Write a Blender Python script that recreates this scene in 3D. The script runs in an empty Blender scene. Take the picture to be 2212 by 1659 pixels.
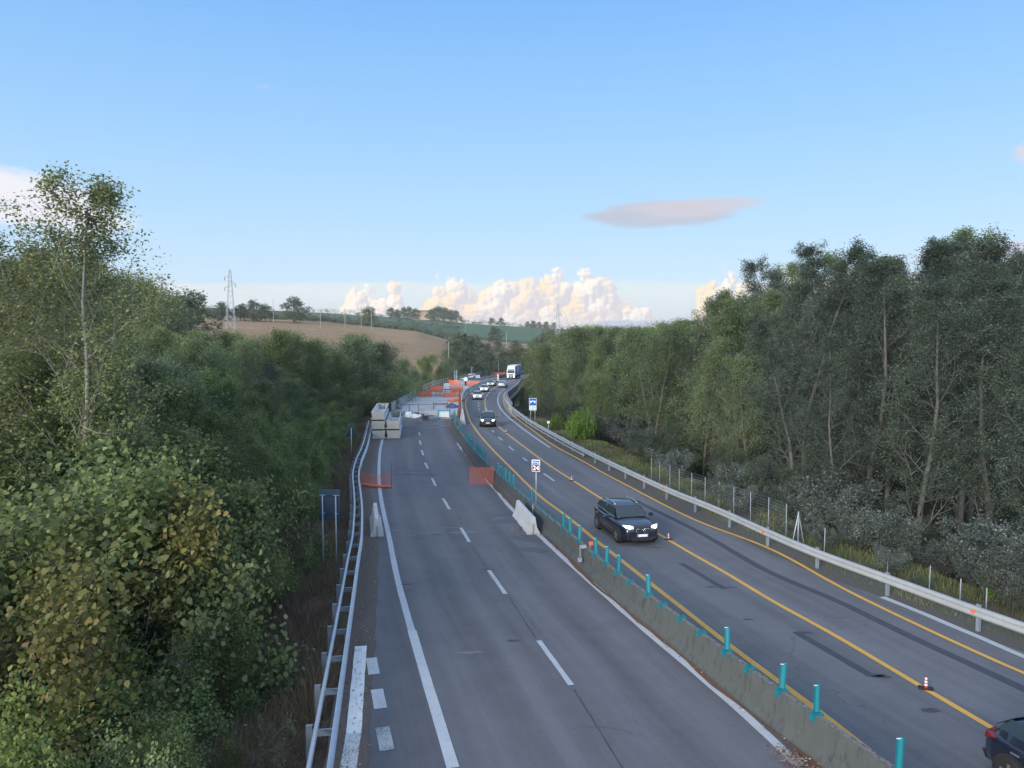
import bpy, bmesh, math, random
import numpy as np
from mathutils import Vector, Matrix
PI = math.pi
SC = bpy.context.scene
COL = SC.collection
# ------------------------------------------------------------------ camera
H = 8.65; FP = 1661.0; CX = 1106.0; CY = 829.5; HOR = 756.0
PIT = math.atan((CY - HOR) / FP)
cd = bpy.data.cameras.new("Camera"); cam = bpy.data.objects.new("Camera", cd); COL.objects.link(cam)
cam.location = (0, 0, H); cam.rotation_euler = (PI/2 - PIT, 0, 0)
cd.sensor_width = 36.0; cd.lens = 36.0 * FP / 2212.0; cd.clip_start = 0.1; cd.clip_end = 20000
SC.camera = cam
# ------------------------------------------------------------------ light
SUN_EL = math.radians(14); SUN_AZ = math.radians(215)      # low, behind and to the left
sd = bpy.data.lights.new("Sun", 'SUN'); sd.energy = 4.4; sd.angle = math.radians(25); sd.color = (1.0, 0.92, 0.80)
sun = bpy.data.objects.new("Sun", sd); COL.objects.link(sun)
sdir = Vector((math.sin(SUN_AZ)*math.cos(SUN_EL), math.cos(SUN_AZ)*math.cos(SUN_EL), math.sin(SUN_EL)))
sun.rotation_euler = sdir.to_track_quat('Z', 'Y').to_euler()
SC.view_settings.view_transform = 'Standard'; SC.view_settings.look = 'None'
SC.view_settings.exposure = 0.35; SC.view_settings.gamma = 1.0
SC.cycles.max_bounces = 8; SC.cycles.diffuse_bounces = 5; SC.cycles.transparent_max_bounces = 12
SC.cycles.sample_clamp_indirect = 5.0

class NT:
    """small helper to write node trees"""
    def __init__(s, tree): s.t = tree; s.n = tree.nodes; s.l = tree.links
    def node(s, typ, **kw):
        n = s.n.new(typ)
        for k, v in kw.items(): setattr(n, k, v)
        return n
    def put(s, sock, v):
        if isinstance(v, bpy.types.NodeSocket): s.l.new(v, sock)
        elif v is not None: sock.default_value = v
    def m(s, op, a, b=None, c=None, clamp=False):
        n = s.node('ShaderNodeMath', operation=op, use_clamp=clamp)
        s.put(n.inputs[0], a)
        if b is not None: s.put(n.inputs[1], b)
        if c is not None: s.put(n.inputs[2], c)
        return n.outputs[0]
    def vm(s, op, a, b=None, sc=None):
        n = s.node('ShaderNodeVectorMath', operation=op)
        s.put(n.inputs[0], a)
        if b is not None: s.put(n.inputs[1], b)
        if sc is not None: s.put(n.inputs['Scale'], sc)
        return n.outputs['Value'] if op in ('LENGTH', 'DOT_PRODUCT', 'DISTANCE') else n.outputs[0]
    def mix(s, f, a, b, blend='MIX'):
        n = s.node('ShaderNodeMix', data_type='RGBA', blend_type=blend)
        s.put(n.inputs[0], f); s.put(n.inputs[6], a); s.put(n.inputs[7], b)
        return n.outputs[2]
    def smooth(s, v, a, b):
        n = s.node('ShaderNodeMapRange', interpolation_type='SMOOTHSTEP', clamp=True)
        s.put(n.inputs[0], v); s.put(n.inputs[1], a); s.put(n.inputs[2], b)
        return n.outputs[0]
    def noise(s, vec, scale, detail=4, rough=0.5, dist=0.0, out=0):
        n = s.node('ShaderNodeTexNoise')
        s.put(n.inputs['Vector'], vec); n.inputs['Scale'].default_value = scale
        n.inputs['Detail'].default_value = detail; n.inputs['Roughness'].default_value = rough
        n.inputs['Distortion'].default_value = dist
        return n.outputs[out]
    def ramp(s, v, stops, interp='LINEAR'):
        n = s.node('ShaderNodeValToRGB'); cr = n.color_ramp; cr.interpolation = interp
        while len(cr.elements) < len(stops): cr.elements.new(0.5)
        for e, (p, c) in zip(cr.elements, stops):
            e.position = p; e.color = (c[0], c[1], c[2], 1)
        s.put(n.inputs[0], v)
        return n.outputs[0]

def lin(r, g, b):
    f = lambda c: (c/255/12.92) if c/255 <= 0.04045 else ((c/255+0.055)/1.055)**2.4
    return (f(r), f(g), f(b))
def lin4(r, g, b): return lin(r, g, b) + (1,)

# ------------------------------------------------------------------ sky
def build_world():
    w = bpy.data.worlds.new("World"); SC.world = w; w.use_nodes = True
    t = NT(w.node_tree); t.n.clear()
    tc = t.node('ShaderNodeTexCoord'); D = t.vm('NORMALIZE', tc.outputs['Generated'])
    sp = t.node('ShaderNodeSeparateXYZ'); t.put(sp.inputs[0], D); X, Y, Z = sp.outputs
    sky = t.node('ShaderNodeTexSky', sky_type='NISHITA'); sky.sun_disc = False
    sky.sun_elevation = SUN_EL; sky.sun_rotation = SUN_AZ
    sky.air_density = 1.0; sky.dust_density = 1.0; sky.ozone_density = 2.0
    nish = t.vm('SCALE', sky.outputs[0], sc=0.13)
    # clear evening air: elevation gradient; unseen upper sky paled to light the scene
    el = t.m('ARCSINE', Z); e = t.m('DIVIDE', el, PI/2)
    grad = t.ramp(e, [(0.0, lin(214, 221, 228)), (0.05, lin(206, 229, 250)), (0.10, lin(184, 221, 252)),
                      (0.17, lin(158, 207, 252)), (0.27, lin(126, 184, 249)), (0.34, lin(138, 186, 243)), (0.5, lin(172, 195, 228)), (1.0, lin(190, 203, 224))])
    base = t.mix(0.14, grad, nish)
    # front hemisphere direction coordinates
    yy = t.m('MAXIMUM', Y, 0.05)
    U = t.m('DIVIDE', X, yy); V = t.m('DIVIDE', Z, yy)
    front = t.smooth(Y, 0.1, 0.3)
    cb = t.node('ShaderNodeCombineXYZ'); t.put(cb.inputs[0], U); t.put(cb.inputs[1], V); P = cb.outputs[0]
    P2 = lambda x, y: ((x-CX)/FP, (HOR-y)/FP)
    def cmb(x, y, z=0.0):
        n = t.node('ShaderNodeCombineXYZ'); t.put(n.inputs[0], x); t.put(n.inputs[1], y); t.put(n.inputs[2], z); return n.outputs[0]
    # pale layer low on the horizon
    st = t.vm('MULTIPLY', P, (3.0, 26.0, 1)); sn = t.noise(st, 1.6, 4, 0.55)
    vl = t.m('ADD', V, t.m('MULTIPLY', t.m('SUBTRACT', sn, 0.5), 0.012))
    lay = t.m('MULTIPLY', t.smooth(vl, 0.092, 0.082), 0.72)
    layc = t.mix(t.smooth(V, 0.0, 0.085), lin4(206, 208, 218), lin4(226, 233, 232))
    colr = t.mix(lay, base, layc)
    # lenticular and wisps: soft stretched discs
    wn = t.noise(t.vm('MULTIPLY', P, (7, 34, 1)), 1.5, 5, 0.6)
    wn = t.m('MULTIPLY', t.m('SUBTRACT', wn, 0.5), 0.75)
    def streak(x0, y0, hw, hh, slope, soft, tone, amt):
        nonlocal colr
        u0, v0 = P2(x0, y0)
        du = t.m('SUBTRACT', U, u0); dv = t.m('SUBTRACT', V, v0)
        dv = t.m('SUBTRACT', dv, t.m('MULTIPLY', du, slope))
        a = t.m('DIVIDE', du, hw/FP); b = t.m('DIVIDE', dv, hh/FP)
        r = t.m('SQRT', t.m('ADD', t.m('MULTIPLY', a, a), t.m('MULTIPLY', b, b)))
        r = t.m('ADD', r, wn)
        mk = t.m('MULTIPLY', t.smooth(r, 1.0, 1.0-soft), amt)
        colr = t.mix(mk, colr, tone)
    grey = lin4(188, 194, 210); warm = lin4(204, 202, 212)
    streak(1425, 466, 180, 33, 0.03, 0.4, grey, 0.9)
    streak(1490, 452, 190, 26, 0.07, 0.5, warm, 0.85)
    streak(1330, 470, 95, 13, 0.04, 0.5, grey, 0.85)
    streak(20, 425, 310, 74, -0.20, 0.45, lin4(236, 234, 240), 0.95)
    streak(60, 455, 190, 22, -0.20, 0.7, lin4(222, 226, 238), 0.8)
    streak(130, 462, 140, 9, -0.04, 0.8, lin4(240, 236, 238), 0.8)
    streak(578, 196, 24, 6, 0.0, 0.9, lin4(190, 205, 240), 0.35)
    streak(2230, 330, 75, 36, 0.2, 0.6, lin4(224, 212, 212), 0.75)
    streak(2120, 545, 220, 22, 0.08, 0.6, lin4(205, 200, 214), 0.8)
    streak(950, 283, 60, 5, 0.0, 0.9, lin4(175, 210, 250), 0.2)
    # cumulus bank: density as a group, sampled twice for relief
    g = bpy.data.node_groups.new("cumulus_density", 'ShaderNodeTree')
    g.interface.new_socket("P", in_out='INPUT', socket_type='NodeSocketVector')
    g.interface.new_socket("D", in_out='OUTPUT', socket_type='NodeSocketFloat')
    q = NT(g); gi = q.node('NodeGroupInput'); go = q.node('NodeGroupOutput')
    p0 = gi.outputs[0]
    wv = q.vm('SUBTRACT', q.noise(p0, 30, 2, 0.55, 0, 1), (0.5, 0.5, 0.5))
    p = q.vm('MULTIPLY', q.vm('ADD', p0, q.vm('SCALE', wv, sc=0.016)), (1, 1, 0))
    sx = q.node('ShaderNodeSeparateXYZ'); q.put(sx.inputs[0], p)
    # height of the cloud tops along the horizon
    prof = [(690,712),(725,690),(745,650),(760,625),(775,612),(795,618),(812,622),(830,604),(850,602),(868,618),(882,660),(900,672),(915,655),(930,624),(945,604),(960,598),(975,601),(995,606),(1020,622),
            (1040,612),(1060,606),(1082,601),(1105,612),(1120,602),(1150,590),(1172,596),(1190,586),(1215,582),(1235,590),(1262,583),(1290,586),(1312,606),(1335,628),(1362,640),(1392,650),(1402,668),(1425,690),(1470,705),(1490,690),
            (1503,645),(1524,604),(1545,582),(1565,580),(1585,594),(1605,600),(1625,598),(1660,600),(1700,590),(1800,600),(1900,585),(2000,600),(2150,590),(2260,600)]
    fc = q.node('ShaderNodeFloatCurve'); cv = fc.mapping.curves[0]
    u0, u1 = P2(650, 0)[0], P2(2300, 0)[0]; v0, v1 = 0.0, 0.12
    prof = [(650, 716)] + prof + [(2300, 640)]
    pts_ = [((P2(x, y)[0]-u0)/(u1-u0), (P2(x, y)[1]-v0)/(v1-v0)) for x, y in prof]
    while len(cv.points) < len(pts_): cv.points.new(0.5, 0.5)
    for c_, (a, b) in zip(cv.points, pts_): c_.location = (a, b); c_.handle_type = 'AUTO_CLAMPED'
    fc.mapping.update()
    q.put(fc.inputs['Value'], q.m('DIVIDE', q.m('SUBTRACT', sx.outputs[0], u0), u1-u0, clamp=True))
    top = q.m('MULTIPLY', fc.outputs[0], v1-v0)
    best = q.m('MINIMUM', q.m('MULTIPLY', q.m('SUBTRACT', top, sx.outputs[1]), 28.0), 0.9)
    bill = None
    for scl, amp in ((30, 0.34), (66, 0.18), (150, 0.08)):
        vo = q.node('ShaderNodeTexVoronoi', feature='F1', voronoi_dimensions='2D'); q.put(vo.inputs['Vector'], p)
        vo.inputs['Scale'].default_value = scl
        a = q.m('MULTIPLY', q.m('SUBTRACT', 0.20, q.m('MULTIPLY', vo.outputs['Distance'], vo.outputs['Distance'])), amp*2.6)
        bill = a if bill is None else q.m('ADD', bill, a)
    fn = q.m('MULTIPLY', q.m('SUBTRACT', q.noise(p0, 170, 3, 0.6), 0.5), 0.30)
    q.put(go.inputs[0], q.m('ADD', q.m('ADD', best, bill), fn))
    def dens(off):
        n = t.node('ShaderNodeGroup'); n.node_tree = g
        t.put(n.inputs[0], t.vm('ADD', P, off)); return n.outputs[0]
    d0 = dens((0, 0, 0)); d1 = dens((-0.0042, 0.0026, 0))
    relief = t.m('MULTIPLY', t.m('SUBTRACT', d0, d1), 2.6)
    lit = t.smooth(relief, -0.40, 0.65)
    mask = t.smooth(d0, 0.0, 0.24)
    lowfade = t.smooth(V, 0.012, 0.060)
    mask = t.m('MULTIPLY', mask, t.m('ADD', 0.45, t.m('MULTIPLY', lowfade, 0.53)))
    warmn = t.smooth(t.noise(P, 14, 2, 0.5), 0.35, 0.62)
    hi = t.mix(warmn, lin4(255, 249, 240), lin4(255, 233, 202))
    sh = t.mix(t.smooth(V, 0.03, 0.09), lin4(222, 208, 208), lin4(212, 212, 222))
    cc = t.mix(lit, sh, hi)
    colr = t.mix(t.m('MULTIPLY', mask, front), colr, cc)
    # bluish far streak near the horizon
    streak(1355, 700, 95, 11, 0.0, 0.5, lin4(176, 193, 216), 0.7)
    # keep the streaks in the front half of the sky
    colr = t.mix(front, base, colr)
    # unseen sunset-side sky behind the camera, brightened and warmed to light the scene
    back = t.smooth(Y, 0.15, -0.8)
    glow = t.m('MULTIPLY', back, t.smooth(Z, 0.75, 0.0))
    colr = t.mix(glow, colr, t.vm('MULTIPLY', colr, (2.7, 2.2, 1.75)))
    # land side of the sphere
    colr = t.mix(t.smooth(Z, 0.0, -0.02), colr, lin4(105, 112, 110))
    colr = t.vm('SCALE', colr, sc=t.m('ADD', 0.87, t.m('MULTIPLY', t.smooth(Z, 0.46, 0.70), 0.33)))  # boosts the unseen high sky for extra fill light
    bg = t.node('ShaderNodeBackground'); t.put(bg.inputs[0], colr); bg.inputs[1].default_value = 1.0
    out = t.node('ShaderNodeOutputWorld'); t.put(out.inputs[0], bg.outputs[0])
    w.cycles.sampling_method = 'MANUAL'; w.cycles.sample_map_resolution = 256
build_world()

# ------------------------------------------------------------------ pixel rays to ground points
SP, CP = math.sin(PIT), math.cos(PIT)
def at(px, py, z=0.0):
    u = (px-CX)/FP; v = (py-CY)/FP
    dz = -(SP + v*CP); t = (z-H)/dz
    return (t*u, t*(CP - v*SP))
def atd(px, py, d):                    # point at forward distance d on the ray -> x, y, z
    u = (px-CX)/FP; v = (py-CY)/FP
    t = d/(CP - v*SP)
    return (t*u, d, H - t*(SP + v*CP))

# ------------------------------------------------------------------ object helpers
def props(o, label=None, cat=None, group=None, kind=None):
    if label: o['label'] = label
    if cat: o['category'] = cat
    if group: o['group'] = group
    if kind: o['kind'] = kind
    return o
def empty(name, loc, rz=0.0, label=None, cat=None, group=None):
    o = bpy.data.objects.new(name, None); COL.objects.link(o); o.location = loc; o.rotation_euler = (0, 0, rz)
    o.empty_display_size = 0.1
    return props(o, label, cat, group)
def mkobj(name, verts, faces, mats, parent=None, smooth=False, mi=None, loc=None):
    me = bpy.data.meshes.new(name); me.from_pydata([tuple(v) for v in verts], [], faces)
    for m in (mats if isinstance(mats, (list, tuple)) else [mats]): me.materials.append(m)
    if mi is not None: me.polygons.foreach_set('material_index', mi)
    if smooth: me.polygons.foreach_set('use_smooth', [True]*len(me.polygons))
    me.update()
    o = bpy.data.objects.new(name, me); COL.objects.link(o)
    if parent: o.parent = parent
    if loc is not None: o.location = loc
    return o
def copy_thing(o, parent=None):
    c = o.copy(); COL.objects.link(c)
    if parent: c.parent = parent
    for ch in KIDS.get(o.name, []): copy_thing(ch, c)
    return c
KIDS = {}
def index_kids():
    KIDS.clear()
    for o in bpy.data.objects:
        if o.parent: KIDS.setdefault(o.parent.name, []).append(o)

class MB:
    """collects shapes, builds one mesh object"""
    def __init__(s): s.v = []; s.f = []; s.mi = []
    def add(s, vs, fs, mi=0):
        k = len(s.v); s.v += [tuple(v) for v in vs]; s.f += [tuple(i+k for i in f) for f in fs]; s.mi += [mi]*len(fs)
        return s
    def box(s, a, b, mi=0, rz=0.0, c=None):
        x0, y0, z0 = a; x1, y1, z1 = b
        vs = [(x0,y0,z0),(x1,y0,z0),(x1,y1,z0),(x0,y1,z0),(x0,y0,z1),(x1,y0,z1),(x1,y1,z1),(x0,y1,z1)]
        if rz:
            cx, cy = c or ((x0+x1)/2, (y0+y1)/2); ca, sa = math.cos(rz), math.sin(rz)
            vs = [(cx+(x-cx)*ca-(y-cy)*sa, cy+(x-cx)*sa+(y-cy)*ca, z) for x, y, z in vs]
        return s.add(vs, [(0,3,2,1),(4,5,6,7),(0,1,5,4),(1,2,6,5),(2,3,7,6),(3,0,4,7)], mi)
    def tube(s, pts, r, n=6, mi=0, cap=True):
        pts = [Vector(p) for p in pts]; k = len(pts)
        rs = r if isinstance(r, (list, tuple)) else [r]*k
        vs = []
        for i, p in enumerate(pts):
            d = (pts[min(i+1, k-1)] - pts[max(i-1, 0)])
            d = d.normalized() if d.length > 1e-9 else Vector((0, 0, 1))
            a = Vector((0, 0, 1)) if abs(d.z) < 0.9 else Vector((1, 0, 0))
            u = d.cross(a).normalized(); w = d.cross(u)
            for j in range(n):
                t = 2*PI*j/n; vs.append(p + (u*math.cos(t) + w*math.sin(t))*rs[i])
        fs = [(i*n+j, i*n+(j+1) % n, (i+1)*n+(j+1) % n, (i+1)*n+j) for i in range(k-1) for j in range(n)]
        if cap: fs += [tuple(range(n))[::-1], tuple(range((k-1)*n, k*n))]
        return s.add(vs, fs, mi)
    def prism(s, poly, z0, z1, mi=0):
        n = len(poly)
        vs = [(x, y, z0) for x, y in poly] + [(x, y, z1) for x, y in poly]
        fs = [tuple(range(n))[::-1], tuple(range(n, 2*n))] + [(i, (i+1) % n, n+(i+1) % n, n+i) for i in range(n)]
        return s.add(vs, fs, mi)
    def extrude(s, poly, fn, a, b, mi=0):
        """poly of 2D points, fn(p, t) -> 3D, between t=a and t=b"""
        n = len(poly)
        vs = [fn(p, a) for p in poly] + [fn(p, b) for p in poly]
        fs = [tuple(range(n))[::-1], tuple(range(n, 2*n))] + [(i, (i+1) % n, n+(i+1) % n, n+i) for i in range(n)]
        return s.add(vs, fs, mi)
    def cyl(s, c, axis, r, h, n=16, mi=0, r2=None):
        c = Vector(c); ax = Vector(axis).normalized()
        return s.tube([c, c+ax*h], [r, r if r2 is None else r2], n, mi)
    def build(s, name, mats, parent=None, smooth=False, loc=None):
        return mkobj(name, s.v, s.f, mats, parent, smooth, s.mi, loc)

# polylines
def resample(pts, step):
    pts = [Vector(p) for p in pts]; out = [pts[0].copy()]; acc = 0.0
    for a, b in zip(pts[:-1], pts[1:]):
        L = (b-a).length
        if L < 1e-9: continue
        t = step-acc
        while t <= L:
            out.append(a+(b-a)*(t/L)); t += step
        acc = L-(t-step)
    return out
def smoothline(pts, step=1.0, it=2):
    """Catmull-Rom through the points, resampled evenly"""
    P = [Vector(p) for p in pts]; P = [P[0]*2-P[1]] + P + [P[-1]*2-P[-2]]
    out = []
    for i in range(1, len(P)-2):
        a, b, c, d = P[i-1:i+3]
        n = max(2, int((c-b).length/step*2))
        for k in range(n):
            t = k/n
            out.append(0.5*((2*b)+(c-a)*t+(2*a-5*b+4*c-d)*t*t+(3*b-a-3*c+d)*t**3))
    out.append(P[-2])
    o = resample(out, step)
    for _ in range(it):
        o = [o[0]] + [(o[i-1]+o[i]*2+o[i+1])/4 for i in range(1, len(o)-1)] + [o[-1]]
    return o
def normals(pl):
    """unit vectors to the right of the direction of travel"""
    out = []
    for i in range(len(pl)):
        d = pl[min(i+1, len(pl)-1)]-pl[max(i-1, 0)]; d.z = 0; d.normalize()
        out.append(Vector((d.y, -d.x, 0)))
    return out
def sweep(pl, prof, closed=True, cap=True):
    """prof: list of (offset to right, height)"""
    nr = normals(pl); n = len(prof); vs = []; fs = []
    for p, r in zip(pl, nr):
        for (o, z) in prof: vs.append(p + r*o + Vector((0, 0, z)))
    for i in range(len(pl)-1):
        for j in range(n if closed else n-1):
            k = (j+1) % n; fs.append((i*n+j, i*n+k, (i+1)*n+k, (i+1)*n+j))
    if closed and cap: fs += [tuple(range(n)), tuple(range((len(pl)-1)*n, len(pl)*n))[::-1]]
    return vs, fs
def px_line(pts, z=0.0, step=1.0, it=2):
    return smoothline([Vector((*at(x, y, z), z)) for x, y in pts], step, it)
def xat(pl, y):
    """x of a polyline at forward distance y"""
    for a, b in zip(pl[:-1], pl[1:]):
        if (a.y-y)*(b.y-y) <= 0 and abs(a.y-b.y) > 1e-9: return a.x+(b.x-a.x)*(y-a.y)/(b.y-a.y)
    return pl[0].x if abs(pl[0].y-y) < abs(pl[-1].y-y) else pl[-1].x
def part(pl, y0, y1): return [p for p in pl if y0 <= p.y <= y1]

# ------------------------------------------------------------------ materials
MATS = {}
def mat(name, fn):
    m = bpy.data.materials.new(name); m.use_nodes = True
    t = NT(m.node_tree); t.n.clear()
    out = t.node('ShaderNodeOutputMaterial'); b = t.node('ShaderNodeBsdfPrincipled')
    t.l.new(b.outputs[0], out.inputs[0]); fn(t, b, out); MATS[name] = m; return m
def pos(t): return t.node('ShaderNodeNewGeometry').outputs['Position']
def obc(t): return t.node('ShaderNodeTexCoord').outputs['Object']
def plain(name, col, rough=0.6, metal=0.0, var=0.18, scale=6.0, bump=0.0, world=False, coat=0.0, spec=0.5):
    def fn(t, b, out):
        p = pos(t) if world else obc(t)
        n = t.noise(p, scale, 5, 0.6)
        k = t.m('ADD', 1.0-var/2, t.m('MULTIPLY', n, var))
        c = t.vm('SCALE', (col[0], col[1], col[2]), sc=k)
        t.put(b.inputs['Base Color'], c); b.inputs['Roughness'].default_value = rough
        b.inputs['Metallic'].default_value = metal; b.inputs['Coat Weight'].default_value = coat
        b.inputs['Specular IOR Level'].default_value = spec
        if bump:
            bn = t.node('ShaderNodeBump'); bn.inputs['Strength'].default_value = bump; bn.inputs['Distance'].default_value = 0.01
            t.put(bn.inputs['Height'], t.noise(p, scale*8, 4, 0.6)); t.put(b.inputs['Normal'], bn.outputs[0])
    return mat(name, fn)
def emis(name, col, st):
    def fn(t, b, out):
        b.inputs['Base Color'].default_value = (0.8, 0.8, 0.8, 1); b.inputs['Emission Color'].default_value = (*col, 1)
        b.inputs['Emission Strength'].default_value = st; b.inputs['Roughness'].default_value = 0.2
    return mat(name, fn)

def m_asphalt(name, tone, patch, tracks=None):
    def fn(t, b, out):
        p = pos(t)
        big = t.noise(p, 0.10, 4, 0.55, 0.6); mid = t.noise(p, 0.9, 5, 0.65); fine = t.noise(p, 42, 3, 0.7); grit = t.noise(p, 9, 6, 0.75)
        uv = t.node('ShaderNodeUVMap'); uv.uv_map = 'UVMap'; us = t.node('ShaderNodeSeparateXYZ'); t.put(us.inputs[0], uv.outputs[0])
        st = t.node('ShaderNodeCombineXYZ'); t.put(st.inputs[0], t.m('MULTIPLY', us.outputs[0], 1.0)); t.put(st.inputs[1], t.m('MULTIPLY', us.outputs[1], 0.03))
        strk = t.noise(st.outputs[0], 1.3, 4, 0.6)
        k = t.m('ADD', 0.62, t.m('MULTIPLY', big, 0.34)); k = t.m('ADD', k, t.m('MULTIPLY', t.m('SUBTRACT', mid, 0.5), 0.34))
        k = t.m('ADD', k, t.m('MULTIPLY', t.m('SUBTRACT', fine, 0.5), 0.5)); k = t.m('ADD', k, t.m('MULTIPLY', t.m('SUBTRACT', grit, 0.5), 0.35))
        k = t.m('ADD', k, t.m('MULTIPLY', t.m('SUBTRACT', strk, 0.5), 0.8))
        if tracks:
            for c in tracks:            # worn wheel paths, across coordinate in metres
                d = t.m('ABSOLUTE', t.m('SUBTRACT', us.outputs[0], c))
                k = t.m('ADD', k, t.m('MULTIPLY', t.smooth(d, 0.75, 0.1), 0.13))
        col = t.vm('SCALE', tone, sc=k)
        vo = t.node('ShaderNodeTexVoronoi', feature='DISTANCE_TO_EDGE'); t.put(vo.inputs['Vector'], t.vm('ADD', p, t.vm('SCALE', t.noise(p, 0.8, 3, 0.6, 0, 1), sc=1.6))); vo.inputs['Scale'].default_value = 0.22
        crack = t.m('MULTIPLY', t.smooth(vo.outputs['Distance'], 0.008, 0.002), t.smooth(t.noise(p, 0.16, 2, 0.5), 0.50, 0.62))
        col = t.mix(t.m('MULTIPLY', crack, 0.42), col, (tone[0]*0.35, tone[1]*0.35, tone[2]*0.38, 1))
        spk = t.smooth(t.noise(p, 95, 2, 0.5), 0.68, 0.74)
        col = t.mix(t.m('MULTIPLY', spk, 0.5), col, (0.32, 0.31, 0.30, 1))
        sm = t.smooth(t.noise(p, 0.35, 5, 0.62, 1.2), 0.60, 0.72)
        col = t.mix(t.m('MULTIPLY', sm, patch), col, (tone[0]*0.62, tone[1]*0.62, tone[2]*0.66, 1))
        t.put(b.inputs['Base Color'], col); b.inputs['Roughness'].default_value = 0.82; b.inputs['Specular IOR Level'].default_value = 0.35
        bn = t.node('ShaderNodeBump'); bn.inputs['Strength'].default_value = 0.35; bn.inputs['Distance'].default_value = 0.006
        t.put(bn.inputs['Height'], fine); t.put(b.inputs['Normal'], bn.outputs[0])
    return mat(name, fn)
def m_paint(name, col, wear=0.35, under=(0.09, 0.095, 0.11)):
    def fn(t, b, out):
        p = pos(t)
        a = t.smooth(t.noise(p, 22, 6, 0.8), 0.62-wear*0.3, 0.70-wear*0.2)
        c = t.smooth(t.noise(p, 1.1, 4, 0.6), 0.35, 0.75)
        m = t.m('MULTIPLY', a, t.m('ADD', 0.25, t.m('MULTIPLY', c, 0.75)))
        v = t.m('ADD', 0.8, t.m('MULTIPLY', t.noise(p, 3.0, 5, 0.6), 0.35))
        t.put(b.inputs['Base Color'], t.mix(t.m('MULTIPLY', m, wear*1.6, clamp=True), t.vm('SCALE', col, sc=v), (*under, 1)))
        b.inputs['Roughness'].default_value = 0.65
    return mat(name, fn)
def m_concrete(name, col, stain=(0.07, 0.075, 0.07), amt=0.6, top=None):
    def fn(t, b, out):
        p = pos(t)
        s = t.vm('MULTIPLY', p, (1.0, 1.0, 0.22)); streaks = t.noise(s, 6.5, 5, 0.65)
        bl = t.noise(p, 1.3, 5, 0.6); fine = t.noise(p, 30, 4, 0.75)
        k = t.m('ADD', 0.72, t.m('MULTIPLY', bl, 0.38)); k = t.m('ADD', k, t.m('MULTIPLY', t.m('SUBTRACT', fine, 0.5), 0.5))
        c = t.vm('SCALE', col, sc=k)
        c = t.mix(t.m('MULTIPLY', t.smooth(streaks, 0.48, 0.72), amt), c, (*stain, 1))
        if top:
            nz = t.node('ShaderNodeSeparateXYZ'); t.put(nz.inputs[0], t.node('ShaderNodeNewGeometry').outputs['Normal'])
            f = t.m('MULTIPLY', t.smooth(nz.outputs[2], 0.7, 0.9), t.smooth(t.noise(p, 13, 5, 0.7), 0.38, 0.56))
            c = t.mix(f, c, (*top, 1))
        t.put(b.inputs['Base Color'], c); b.inputs['Roughness'].default_value = 0.88
        bn = t.node('ShaderNodeBump'); bn.inputs['Strength'].default_value = 0.5; bn.inputs['Distance'].default_value = 0.012
        t.put(bn.inputs['Height'], fine); t.put(b.inputs['Normal'], bn.outputs[0])
    return mat(name, fn)
def m_leaf(name, stops, trans=0.3, rough=0.55, objvar=0.25):
    """stops: colours over the per-leaf 'tint' value"""
    def fn(t, b, out):
        at_ = t.node('ShaderNodeAttribute', attribute_name='tint')
        oi = t.node('ShaderNodeObjectInfo')
        n = len(stops)
        c = t.ramp(at_.outputs['Fac'], [(i/(n-1), s) for i, s in enumerate(stops)])
        hs = t.node('ShaderNodeHueSaturation')
        t.put(hs.inputs['Hue'], t.m('ADD', 0.5-0.025*objvar*2, t.m('MULTIPLY', oi.outputs['Random'], 0.10*objvar)))
        t.put(hs.inputs['Value'], t.m('ADD', 1-objvar*0.8, t.m('MULTIPLY', t.m('FRACT', t.m('MULTIPLY', oi.outputs['Random'], 7.31)), objvar*1.6)))
        t.put(hs.inputs['Color'], c)
        t.put(b.inputs['Base Color'], hs.outputs[0]); b.inputs['Roughness'].default_value = rough; b.inputs['Specular IOR Level'].default_value = 0.3
        tr = t.node('ShaderNodeBsdfTranslucent'); t.put(tr.inputs[0], hs.outputs[0])
        mx = t.node('ShaderNodeMixShader'); mx.inputs[0].default_value = trans
        t.l.new(b.outputs[0], mx.inputs[1]); t.l.new(tr.outputs[0], mx.inputs[2]); t.l.new(mx.outputs[0], out.inputs[0])
    return mat(name, fn)

AS_L = m_asphalt('asphalt_closed_road', (0.136, 0.135, 0.152), 0.4, tracks=(-1.2, -2.9, -4.8, -6.4))
AS_R = m_asphalt('asphalt_open_road', (0.146, 0.149, 0.166), 0.2, tracks=(1.7, 3.4, 5.6, 7.3))
WHITE_P = m_paint('white_road_paint', (0.42, 0.44, 0.48), 0.45)
WHITE_N = m_paint('fresh_white_road_paint', (0.47, 0.49, 0.52), 0.40)
YEL_P = m_paint('yellow_road_paint', (0.62, 0.34, 0.06), 0.12)
TAR = plain('black_tar', (0.045, 0.050, 0.066), 0.75, var=0.5, scale=3, world=True)
DUST = plain('pale_dust', (0.20, 0.19, 0.18), 0.9, var=0.5, scale=8, world=True)
CONC_OLD = m_concrete('weathered_concrete', (0.074, 0.083, 0.084), (0.028, 0.032, 0.032), 0.75, top=(0.18, 0.17, 0.15))
CONC_NEW = m_concrete('pale_concrete', (0.50, 0.52, 0.54), (0.28, 0.29, 0.29), 0.35)
CONC_MID = m_concrete('grey_concrete', (0.27, 0.28, 0.28), (0.12, 0.12, 0.115), 0.55)
CONC_DECK = m_concrete('rough_deck_concrete', (0.48, 0.49, 0.50), (0.24, 0.235, 0.23), 0.6)
GALV = plain('galvanised_steel', (0.42, 0.46, 0.52), 0.45, 0.35, 0.45, 3.0, world=True)
GALV_D = plain('dull_galvanised_steel', (0.22, 0.26, 0.32), 0.5, 0.3, 0.5, 3.0, world=True)
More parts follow.
